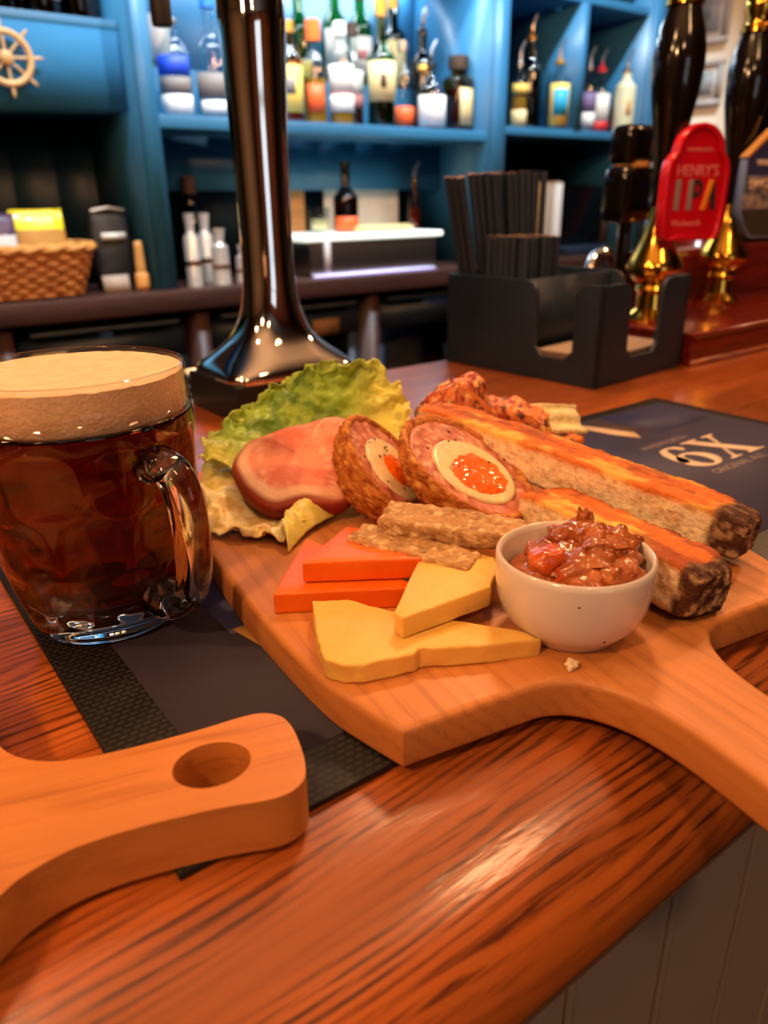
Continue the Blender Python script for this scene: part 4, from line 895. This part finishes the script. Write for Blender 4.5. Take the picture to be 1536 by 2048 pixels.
# ------------------------------------------------------------------ bowl of chutney
bw = thing('ceramic_bowl', 'small white ceramic bowl of chutney on the board', 'bowl', (22.7, 17.7, ZT))
MB().lathe([(1.6, .12), (1.86, 0), (2.05, .06), (2.1, .2), (2.45, .5), (2.85, 1.0), (3.1, 1.7), (3.2, 2.5), (3.22, 3.3), (3.2, 3.52), (3.1, 3.6), (3.0, 3.54), (2.95, 3.3), (2.9, 2.4), (2.75, 1.6), (2.4, 1.0), (1.8, .65), (.3, .6)], 64).build('bowl_body', 'ceramic', bw, sm=60)
for i, (x, z) in enumerate(((.35, 1.0), (-.9, 2.75))):
    MB().blob((x, -math.sqrt(max(0, (2.86 if z < 2 else 3.21)**2-x*x)), z), .045, sub=1).xf(Matrix.Rotation(math.radians(-30), 4, 'Z')).build('glaze_speck', 'pepper', bw)
ch = MB(); rnd = random.Random(5)
ch.lathe([(.3, .75), (2.3, 1.1), (2.72, 1.8), (2.82, 2.5), (2.5, 2.75), (1.2, 3.05), (.2, 3.1)], 32)
for i in range(44):
    a = rnd.uniform(0, 2*PI); q = math.sqrt(rnd.random())*2.0; bx, by = q*math.cos(a)+.35, q*math.sin(a)-.2
    if bx*bx+by*by > 2.25**2: continue
    z = 2.75+.9*(1-(q/2.4)**2)+.55*(bx*.8-by*.3)/2.3+rnd.uniform(-.2, .2); r = rnd.uniform(.34, .75)
    ch.blob((bx, by, z), r, .27, 1.7, 3, (rnd.uniform(.8, 1.5), rnd.uniform(.8, 1.3), rnd.uniform(.55, .9)), i)
ch.blob((1.5, .9, 4.25), .42, .4, 2, 3, (.8, .8, 1.3), 77)
ct = tag(ch.build('chutney', 'chutney', loc=(22.7, 17.7, ZT), sm=60), 'glossy red brown chunky chutney heaped in the white bowl', 'chutney', kind='stuff')
for i, (x, y, z, r) in enumerate(((-1.3, .3, 3.45, .72), (-1.0, -.9, 3.1, .7), (.9, -.2, 3.9, .66), (1.3, -1.3, 3.2, .7), (.3, .9, 3.7, .6))):
    MB().blob((x, y, z), r, .25, 1.5, 3, (1.2, 1, .8), 40+i).build('fruit_chunk', 'chutney_red' if i < 2 else 'chutney', ct, sm=60)
tag(MB().blob((0, 0, .2), .24, .3, 1.6, 3, (1.2, 1, .8), 3).build('cheese_crumb', 'crumb', loc=(20.4, 15.6, ZT-.03), sm=60), 'tiny pale crumb on the board near the handle', 'crumb')

# ------------------------------------------------------------------ cheeses
def slab(name, label, cat, m, top, thick, bev=.07, wob=.03, grp=None, seed=0, parts=None):
    """a slice cut from a block: 'top' is the outline of its upper face with heights, pushed down by its thickness"""
    cx = sum(p[0] for p in top)/len(top); cy_ = sum(p[1] for p in top)/len(top); zb = min(p[2] for p in top)-thick
    bm = bmesh.new(); vv = [bm.verts.new((p[0]-cx, p[1]-cy_, p[2]-zb)) for p in top]; f = bm.faces.new(vv)
    if f.normal.z < 0: f.normal_flip()
    f.normal_update()
    if f.normal.z < 0: f.normal_flip()
    r = bmesh.ops.extrude_face_region(bm, geom=[f]); 
    for v in [g for g in r['geom'] if isinstance(g, bmesh.types.BMVert)]: v.co.z -= thick
    bmesh.ops.recalc_face_normals(bm, faces=bm.faces)
    bmesh.ops.subdivide_edges(bm, edges=bm.edges[:], cuts=5, use_grid_fill=True)
    bmesh.ops.bevel(bm, geom=[e for e in bm.edges if len(e.link_faces) == 2 and e.calc_face_angle(0) > .5], offset=bev, segments=2, profile=.5, affect='EDGES')
    bmesh.ops.triangulate(bm, faces=[f for f in bm.faces if len(f.verts) > 4])
    for v in bm.verts:
        q = v.co*1.3+Vector((seed*5.1, seed, 0)); v.co.x += wob*noise.noise(q*2); v.co.y += wob*noise.noise(q*2+Vector((9, 0, 0))); v.co.z += wob*.6*noise.noise(q+Vector((0, 7, 0)))
    bm.verts.index_update(); b = MB(); b.add([v.co[:] for v in bm.verts], [tuple(v.index for v in f.verts) for f in bm.faces]); bm.free()
    return tag(b.build(name, m, loc=(cx, cy_, zb), sm=50), label, cat, grp)
slab('orange_cheese', 'orange cheese slice lying flat at the bottom of its pair', 'cheese', 'cheese_orange', [(17.6, 30.6, 3.12), (13.35, 26.4, 3.1), (18.9, 22.9, 3.1)], 1.0, grp='orange cheese slices', seed=1)
slab('orange_cheese', 'orange cheese slice on top, tucked under the pate', 'cheese', 'cheese_orange', [(18.7, 28.5, 4.2), (14.9, 26.4, 4.15), (19.9, 23.1, 4.15), (20.6, 25.2, 4.2)], 1.0, grp='orange cheese slices', seed=2)
slab('yellow_cheese', 'long yellow cheese wedge lying flat in front with a notched edge', 'cheese', 'cheese_yellow', [(14.5, 25.0, 3.0), (15.8, 24.1, 3.02), (16.7, 22.2, 3.0), (18.3, 20.0, 3.0), (19.9, 17.7, 2.96), (20.2, 17.0, 2.88), (18.0, 17.85, 3.0), (16.2, 18.9, 3.0), (15.75, 19.25, 3.0), (15.4, 19.1, 3.0), (13.5, 19.7, 3.0), (12.85, 20.2, 3.0), (12.5, 20.9, 3.0), (13.3, 22.8, 3.0)], .88, .08, .07, 'yellow cheese wedges', 3)
slab('yellow_cheese', 'yellow cheese wedge on top, between the pate and the bowl', 'cheese', 'cheese_yellow', [(19.6, 23.9, 4.0), (15.7, 20.7, 4.0), (15.65, 20.1, 3.98), (20.1, 19.85, 4.0), (21.5, 20.9, 4.0), (22.3, 21.8, 4.0), (21.5, 23.2, 4.0)], .95, .08, .06, 'yellow cheese wedges', 4)

# ------------------------------------------------------------------ foods built as displaced rounded blocks
def frame_mat(o, ax, ay):
    X = Vector(ax).normalized(); Y = Vector(ay); Y = (Y-X*Y.dot(X)).normalized(); Z = X.cross(Y)
    M = Matrix((X, Y, Z)).transposed().to_4x4(); M.translation = Vector(o); return M
def block(name, label, cat, m, ctr, ax, ay, half, rho, n, amp, fr, cf, grp=None, extra=None, seed=0):
    M = frame_mat((0, 0, 0), ax, ay)
    sv = Vector((seed*3.7, seed*1.3, seed*2.1))
    def fn(p, nr, u):
        q = p+nr*(amp*fbm(p+sv, fr, 4)+amp*.5*fbm(p+sv, fr*3, 2))
        if extra: q = extra(q, u)
        return M @ q
    b = MB().rbox(*half, rho, n, fn, lambda p, u: cf(p+sv, u)); zmin = min(v[2] for v in b.v)
    b.v = [(x, y, z-zmin) for x, y, z in b.v]
    return tag(b.build(name, m, loc=(ctr[0], ctr[1], ctr[2]+zmin), sm=0), label, cat, grp)
PATE = c(196, 150, 98); PATE2 = c(164, 116, 70); PATE3 = c(234, 198, 142)
def pate_col(p, u):
    k = fbm(p, 1.4, 4); cc = mixc(PATE, PATE2, smooth(.0, .5, k)); 
    return mixc(cc, PATE3, smooth(.25, .5, fbm(p+Vector((20, 0, 0)), 3, 2)))
block('pate_slice', 'lower coarse pate slice resting on the cheeses', 'pate', 'food_rough', (19.8, 24.65, 3.82), (2.6, -5.7, -.25), (1, .45, .0), (3.1, .85, .5), .14, (46, 14, 10), .14, 1.1, pate_col, 'pate slices', None, 1)
block('pate_slice', 'upper coarse pate slice leaning against the scotch eggs', 'pate', 'food_rough', (22.35, 24.2, 4.6), (4.0, -5.3, -.3), (1, .75, .1), (3.8, 1.15, .4), .14, (52, 18, 10), .13, 1.1, pate_col, 'pate slices', lambda q, u: Vector((q.x, q.y*(1-.3*smooth(.2, 1, u[0])), q.z)), 2)

TOAST = c(222, 116, 36); TOAST2 = c(146, 58, 20); GOLD = c(250, 186, 84); CRUMB = c(252, 224, 178); CRUST = c(74, 34, 16); FLOUR = c(214, 172, 122)
def toast_col(p, u):
    side = smooth(.55, .86, u[2]+.12*noise.noise(p*.8))                     # upper, toasted face
    under = smooth(.8, .98, -u[2])
    cr = mixc(CRUMB, c(242, 200, 150), smooth(.1, .5, fbm(p, 1.6, 4)))
    cr = mixc(cr, c(196, 132, 84), .7*smooth(.38, .5, fbm(p+Vector((5, 5, 0)), 3.0, 2)))
    q = Vector((p.x*.45, p.y, p.z*.3))
    tp_ = mixc(GOLD, TOAST, smooth(-.35, .1, fbm(q, .55, 4))); tp_ = mixc(tp_, TOAST2, .75*smooth(.1, .55, fbm(q+Vector((9, 3, 0)), .6, 4)))
    tp_ = mixc(tp_, TOAST2, .6*smooth(.4, 1., u[1]))
    cc = mixc(cr, tp_, side); cc = mixc(cc, TOAST2, under)
    e = smooth(.83, .87, u[0]+.03*noise.noise(p*1.2)) + smooth(.94, .98, -u[0])
    if e > 0:
        k = mixc(CRUST, FLOUR, smooth(-.1, .45, fbm(p+Vector((3, 0, 0)), 2.0, 4))*(.62 if abs(u[2]) < .9 else .25)); cc = mixc(cc, k, min(1, e))
    if u[1] > .9: cc = mixc(cc, CRUST, .8)
    return cc
def toast_shape(lim):
    def f(q, u):
        k = max(0, abs(u[0])-.72)/.28; k = k*k
        return Vector((q.x, q.y*(1-.22*k)-.35*k*max(0, u[1]), q.z*(1-.1*k)-.22*k*max(0, u[2])))
    return f
block('toast_slice', 'lower toasted bread slice with dark floury crust end beside the bowl', 'bread', 'food_rough', (28.5, 20.0, 3.5), (-1.2, -12.2, -.15), (1, -.1, -.12), (5.7, 1.65, 1.2), .32, (64, 22, 16), .12, 1.0, toast_col, 'toasted bread slices', toast_shape(0), 1)
block('toast_slice', 'upper long toasted bread slice leaning over the other slice', 'bread', 'food_rough', (32.1, 26.3, 4.9), (3.3, -18.4, -2.0), (1, .17, -.1), (10.4, 1.65, 1.15), .25, (100, 22, 16), .10, 1.0, toast_col, 'toasted bread slices', toast_shape(0), 2)
# browned crusty pie behind the bread
def pie_col(p, u):
    k = fbm(p, .9, 4); cc = mixc(c(236, 130, 56), c(178, 68, 24), smooth(-.1, .4, k)); cc = mixc(cc, c(88, 28, 12), smooth(.25, .5, fbm(p+Vector((7, 2, 1)), 1.6, 3)))
    return mixc(cc, c(250, 186, 110), smooth(.35, .55, fbm(p+Vector((1, 8, 3)), 1.2, 3)))
pi_ = thing('crusty_pie', 'glossy browned crusty pie pieces behind the toast', 'pie', (34.6, 37.0, ZT))
def lump(nm, ctr, rz, half, seed, sh):
    def fn(p, nr, u):
        q = p+nr*(.22*fbm(p+Vector((seed*4, 0, 0)), .8, 4)+.1*fbm(p, 2.6, 3)); q = sh(q, u); q = Matrix.Rotation(rz, 4, 'Z') @ q; return q+Vector(ctr)
    MB().rbox(*half, .5, (36, 26, 26), fn, lambda p, u: pie_col(p+Vector((seed*4, 0, 0)), u)).build(nm, 'food_wet', pi_, sm=0)
lump('crust_wedge', (-.9, .6, 2.85), math.radians(-35), (2.6, 1.7, 2.7), 1, lambda q, u: Vector((q.x*(1-.28*u[2]), q.y*(1-.3*max(0, u[2])), q.z*(1+.12*u[0])-.45*max(0, u[2])*max(0, -u[0])*2.2)))
lump('crust_lump', (2.6, -1.6, 2.1), math.radians(-50), (2.7, 1.6, 1.9), 2, lambda q, u: Vector((q.x*(1-.2*max(0, u[2])), q.y, q.z-.7*max(0, u[0])*max(0, u[2]))))
# curl of pale cheese
def bcol(p, u): return mixc(c(246, 226, 168), c(232, 206, 140), smooth(.0, .4, fbm(p, 1.2, 3)))
block('pale_cheese_curl', 'pale buttery cheese curl at the far right of the food', 'cheese', 'food', (39.4, 34.0, 4.6), (4.6, -1.4, -.35), (.3, 1, .9), (2.7, 1.25, .32), .2, (30, 14, 6), .04, 1.0, bcol, None, lambda q, u: Vector((q.x, q.y, q.z-.35*u[0]*u[0]+.25*u[1]*u[1]+.12*math.sin(u[1]*6))), 3)
tag(MB().rbox(2.6, 1.5, .9, .35, (20, 12, 8), lambda p, n, u: Matrix.Rotation(-.35, 4, 'Z') @ (p+n*.15*fbm(p, .9, 3))+Vector((0, 0, .95)), pie_col).build('crust_piece', 'food_rough', loc=(38.3, 33.6, ZT), sm=0), 'broken crust piece under the pale cheese curl', 'bread')

# ------------------------------------------------------------------ scotch egg halves
CRB = c(206, 122, 48); CRB2 = c(164, 84, 28); CRB3 = c(232, 164, 84)
def crumb_col(p):
    cc = mixc(CRB, CRB2, smooth(-.05, .4, fbm(p, 1.6, 4))); return mixc(cc, CRB3, smooth(.15, .45, fbm(p+Vector((4, 4, 0)), 3.4, 3)))
def scotch(label, ctr, nrm, longax, a, b_, dep, eo, seed):
    M = frame_mat((0, 0, 0), longax, Vector(nrm).cross(Vector(longax)))
    if (M.to_3x3() @ Vector((0, 0, 1))).dot(Vector(nrm)) < 0: M = frame_mat((0, 0, 0), longax, -Vector(nrm).cross(Vector(longax)))
    parts = []
    # crumb coat: bowl shaped shell, rim rolled on to the cut face
    B = MB(); B.c = []; NA, NR = 110, 40; rings = []
    for i in range(NR+1):
        ph = i/NR*PI/2*.985+.02; ring_ = []
        for j in range(NA):
            th = 2*PI*j/NA; q = Vector((a*math.sin(ph)*math.cos(th), b_*math.sin(ph)*math.sin(th), -dep*math.cos(ph)))
            n_ = q.normalized(); s_ = Vector((seed*9, 0, 0)); q2 = q+n_*(.14*fbm(q+s_, 1.3, 3)+.11*fbm(q+s_, 4.5, 3)); ring_.append(q2); B.c.append(crumb_col(q+s_))
        rings.append(ring_)
    for k, zo in ((.985, .10), (.95, .12), (.91, .06), (.87, -.12)):
        ring_ = []
        for j in range(NA):
            th = 2*PI*j/NA; w = k+.025*noise.noise(Vector((math.cos(th)*4, math.sin(th)*4, seed+k*3))); q = Vector((a*w*math.cos(th), b_*w*math.sin(th), zo+.07*noise.noise(Vector((math.cos(th)*9, math.sin(th)*9, k*20+seed)))))
            ring_.append(q); B.c.append(mixc(crumb_col(q+Vector((seed*9, 0, 0))), c(150, 70, 24), .25))
        rings.append(ring_)
    B.loft(rings, cap=False); B.v = [tuple(M @ Vector(v)) for v in B.v]; parts.append(('crumb_coat', B, 'food_rough'))
    def disc(k, cx, cy2, sx, sy, h, edge, colf, nm, m_, nr=14, na=72, nzs=.03):
        D = MB(); D.c = [] if colf else None; rr_ = []
        for i in range(nr+1):
            f = i/nr; ring_ = []
            for j in range(na):
                th = 2*PI*j/na; wob_ = 1+.05*noise.noise(Vector((math.cos(th)*1.6, math.sin(th)*1.6, seed*3+k)))
                x = cx+sx*wob_*f*math.cos(th); y = cy2+sy*wob_*f*math.sin(th); z = edge+h*(1-f**3)+nzs*fbm((x, y, seed), 1.8, 3)
                ring_.append((x, y, z))
                if colf: D.c.append(colf(Vector((x, y, seed*5)), f))
            rr_.append(ring_)
        low = [(cx+sx*1.0*math.cos(2*PI*j/na), cy2+sy*1.0*math.sin(2*PI*j/na), edge-.3) for j in range(na)]
        rr_.append(low); 
        if colf: D.c += [colf(Vector((p[0], p[1], 0)), 1) for p in low]
        rr_[0] = [(cx+(p[0]-cx)*1, cy2+(p[1]-cy2)*1, p[2]) for p in rr_[0]]
        D.loft(rr_, cap=False); D.v = [tuple(M @ Vector(v)) for v in D.v]; parts.append((nm, D, m_))
    def meat(p, f):
        cc = mixc(c(208, 126, 96), c(176, 84, 62), smooth(-.1, .4, fbm(p, 1.6, 4))); return mixc(cc, c(240, 180, 140), smooth(.3, .5, fbm(p+Vector((3, 9, 0)), 3, 2)))
    disc(1, 0, 0, a*.91, b_*.91, .0, -.06, meat, 'sausage_meat', 'food_wet', nzs=.1)
    disc(2, eo[0], eo[1], a*eo[2], b_*eo[3], .1, .04, None, 'egg_white', 'egg_white')
    disc(3, eo[0]+eo[4], eo[1]+eo[5], a*eo[6], b_*eo[7], .2, .08, None, 'yolk', 'yolk', nzs=.07)
    S_ = MB(); rg = random.Random(seed)
    for i in range(16):
        th = rg.uniform(0, 6.28); rr2 = rg.uniform(.1, .8); S_.blob((a*rr2*math.cos(th), b_*rr2*math.sin(th), .2), .06, .4, 2, 1, (1.6, 1, .6), i)
    S_.v = [tuple(M @ Vector(v)) for v in S_.v]; parts.append(('pepper_fleck', S_, 'pepper'))
    zmin = min(v[2] for v in parts[0][1].v)
    t = thing('scotch_egg', label, 'scotch egg', (ctr[0], ctr[1], ctr[2]+zmin), group='scotch egg halves')
    for nm, B_, m_ in parts:
        B_.v = [(x, y, z-zmin) for x, y, z in B_.v]; o = B_.build(nm, m_, t, sm=0)
        if nm == 'pepper_fleck': o['kind'] = 'stuff'
scotch('scotch egg half in front with a full runny yolk showing', (27.0, 28.8, 5.5), (.1, -.42, .84), (.08, -1, -.5), 4.4, 3.4, 3.1, (.5, .0, .6, .66, .35, .0, .4, .5), 1)
scotch('scotch egg half behind, its yolk partly hidden by the front half', (24.4, 32.4, 5.0), (.42, -.6, .58), (.1, -1, -.9), 3.7, 3.2, 3.0, (.2, .2, .6, .66, .15, .15, .34, .4), 2)

# ------------------------------------------------------------------ ham
ho = [(17.93, 38.88, 5.2), (17.4, 37.4, 4.8), (17.35, 36.05, 4.3), (17.89, 34.51, 3.9), (19.66, 34.2, 3.9), (21.63, 32.98, 3.9), (23.6, 34.2, 5.2), (24.6, 36.4, 6.6), (24.3, 37.2, 7.0), (23.43, 37.7, 7.0), (22.34, 37.87, 6.8), (20.9, 37.9, 6.7), (19.89, 38.5, 6.4), (19.0, 39.3, 5.9)]
hm = thing('ham_slice', 'thick pink ham slice with dark red rind on the lettuce', 'ham', (20.6, 36.0, 2.6))
oc_ = crom(ho, 8, True); n_ = len(oc_); cen = sum(oc_, Vector())/n_
B = MB(); B.c = []; rings = []; off = Vector((20.6, 36.0, 2.6))
def ham_top(q, f, th):
    base = mixc(c(240, 150, 118), c(226, 118, 92), smooth(-.2, .3, fbm(q, .5, 3)))
    d = abs(math.sin(q.x*.75-q.y*.55+2.2*noise.noise(q*.35)))
    base = mixc(base, c(252, 196, 160), .7*smooth(.18, .02, d))
    lf = smooth(-.2, .7, math.cos(th-math.radians(200)))
    fat = smooth(.74-.05*noise.noise(q), .80, f)*lf
    base = mixc(base, c(252, 206, 168), fat*.9)
    return mixc(base, c(150, 60, 34), smooth(.965, 1.0, f)*max(.35, lf))
for i in range(13):
    f = max(.02, i/12); ring_ = []
    for p in oc_:
        d = p-cen; th = math.atan2(d.y, d.x); q = cen+d*f; q.z += .18*noise.noise(q*.5)-.28*max(0, f-.82)/.18*.5
        ring_.append(q-off); B.c.append(ham_top(q, f, th))
    rings.append(ring_)
for k in range(1, 8):
    t_ = k/7; ring_ = []
    for p in oc_:
        d = (p-cen); d.z = 0; th = math.atan2(d.y, d.x); dn = d.normalized(); q = p+dn*(.28*math.sin(PI*t_)-.5*t_**3); q.z = p.z-.1-1.35*t_
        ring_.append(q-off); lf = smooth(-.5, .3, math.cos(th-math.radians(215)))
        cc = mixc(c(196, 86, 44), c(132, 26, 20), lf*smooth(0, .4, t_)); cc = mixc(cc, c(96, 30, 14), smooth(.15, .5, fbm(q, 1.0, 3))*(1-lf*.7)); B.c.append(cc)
    rings.append(ring_)
B.loft(rings, cap=True); B.build('ham', 'ham_meat', hm, sm=0)

# ------------------------------------------------------------------ lettuce
GR = c(148, 182, 52); GR2 = c(88, 130, 26); YL = c(232, 222, 96); PALE = c(250, 234, 176)
def leaf(label, inner, outer, colf, nu, nv, ruf, bulge, seed):
    ic = crom(inner, 10); oc2 = crom(outer, 10); 
    def at(cv, u):
        x = u*(len(cv)-1); i = min(len(cv)-2, int(x)); return cv[i].lerp(cv[i+1], x-i)
    ctr = sum(ic, Vector())/len(ic); zm = 1e9
    B = MB(); B.c = []; pts = []
    for i in range(nu+1):
        for j in range(nv+1):
            u, v = i/nu, j/nv; a, b_ = at(ic, u), at(oc2, u); q = a.lerp(b_, v)+Vector(bulge)*math.sin(PI*v*.9)
            s_ = Vector((seed*11, 0, 0)); am = ruf*(v**1.6)
            fold = math.sin(u*38+4*noise.noise(Vector((u*6, v*2, seed))))*.5
            q = q+Vector((noise.noise(q*.9+s_), noise.noise(q*.9+s_+Vector((5, 0, 0))), fold+noise.noise(q*1.3+s_+Vector((0, 8, 0)))*1.2))*am
            q = q+Vector((fbm(q+s_, 2.4, 2), fbm(q+s_+Vector((4, 4, 4)), 2.4, 2), fbm(q+s_+Vector((1, 9, 2)), 2.6, 2)))*am*.35
            vein = .5+.5*math.cos(u*44+v*3); q.z += .05*vein
            pts.append(q); B.c.append(colf(u, v, q, vein))
    zm = min(max(ZT+.05, min(p.z for p in pts)), 99)
    o = Vector((ctr.x, ctr.y, zm)); B.v = [tuple(Vector((p.x, p.y, max(p.z, ZT+.06)))-o) for p in pts]
    for i in range(nu):
        for j in range(nv): a = i*(nv+1)+j; B.f.append((a, a+nv+1, a+nv+2, a+1))
    return tag(B.build('lettuce_leaf', 'leaf', loc=tuple(o), sm=0, solid=.07), label, 'lettuce', 'lettuce leaves under the ham')
def rear_col(u, v, q, vein):
    g = mixc(GR, GR2, smooth(-.1, .4, fbm(q, .6, 3))); edge = smooth(.72, 1, v); g = mixc(g, c(176, 190, 70), .55*edge+.25*vein*(1-v))
    y = smooth(.62, .85, u)+smooth(.16, .0, u)*.8; g = mixc(g, YL, min(1, y)*.85)
    return mixc(g, PALE, .6*smooth(.35, .0, v))
leaf('curly green lettuce leaf standing up behind the ham', [(18.6, 38.6, 3.2), (20.5, 39.4, 3.6), (23, 40, 3.6), (26, 40.2, 3.4), (28.6, 39.6, 3.2), (30, 38.4, 3.0)],
     [(15.9, 39.6, 4.8), (18.0, 42.0, 5.5), (20.2, 42.6, 5.9), (22.2, 43.0, 7.0), (25.0, 43.4, 8.2), (27.0, 43.0, 8.8), (29.8, 42.8, 8.3), (31.4, 42.2, 7.4), (32.4, 41.0, 5.6), (31.6, 39.4, 4.2)], rear_col, 150, 44, .62, (0, .7, .9), 1)
def front_col(u, v, q, vein):
    g = mixc(PALE, c(236, 200, 120), smooth(-.1, .4, fbm(q, .7, 3))); g = mixc(g, YL, .8*smooth(.35, .0, u)*smooth(.3, .9, v)+.5*smooth(.7, 1, u))
    return mixc(g, GR, .5*smooth(.16, 0, u)*smooth(.6, 1, v))
leaf('pale yellow lettuce leaf lying under the left edge of the ham', [(20.5, 39.0, 3.1), (19.3, 37.6, 2.9), (19.2, 36.2, 2.6), (19.4, 35.2, 2.5), (20.6, 34.9, 2.5), (22, 35.0, 2.5)],
     [(18.4, 42.6, 4.6), (16.4, 40.6, 4.0), (15.6, 38.6, 3.4), (15.0, 37.2, 3.0), (14.75, 35.6, 2.5), (15.6, 34.4, 2.5), (16.5, 33.4, 2.5), (17.3, 32.3, 2.5), (18.8, 33.0, 2.6), (20.6, 33.6, 2.6)], front_col, 130, 36, .34, (0, 0, .12), 2)
def tip_col(u, v, q, vein): return mixc(mixc(YL, PALE, .5*vein), c(150, 140, 40), smooth(.5, 1, u)*.6)
leaf('small twisted lettuce leaf tip poking out in front of the ham', [(16.9, 31.3, 2.2), (17.9, 32.0, 2.3), (19.2, 32.8, 2.4), (20.6, 33.2, 2.5), (22.0, 33.6, 2.5)],
     [(17.1, 31.6, 2.4), (17.6, 33.0, 3.1), (19.0, 34.0, 3.4), (20.8, 34.4, 3.3), (22.2, 34.6, 3.0)], tip_col, 60, 18, .2, (0, 0, .35), 3)
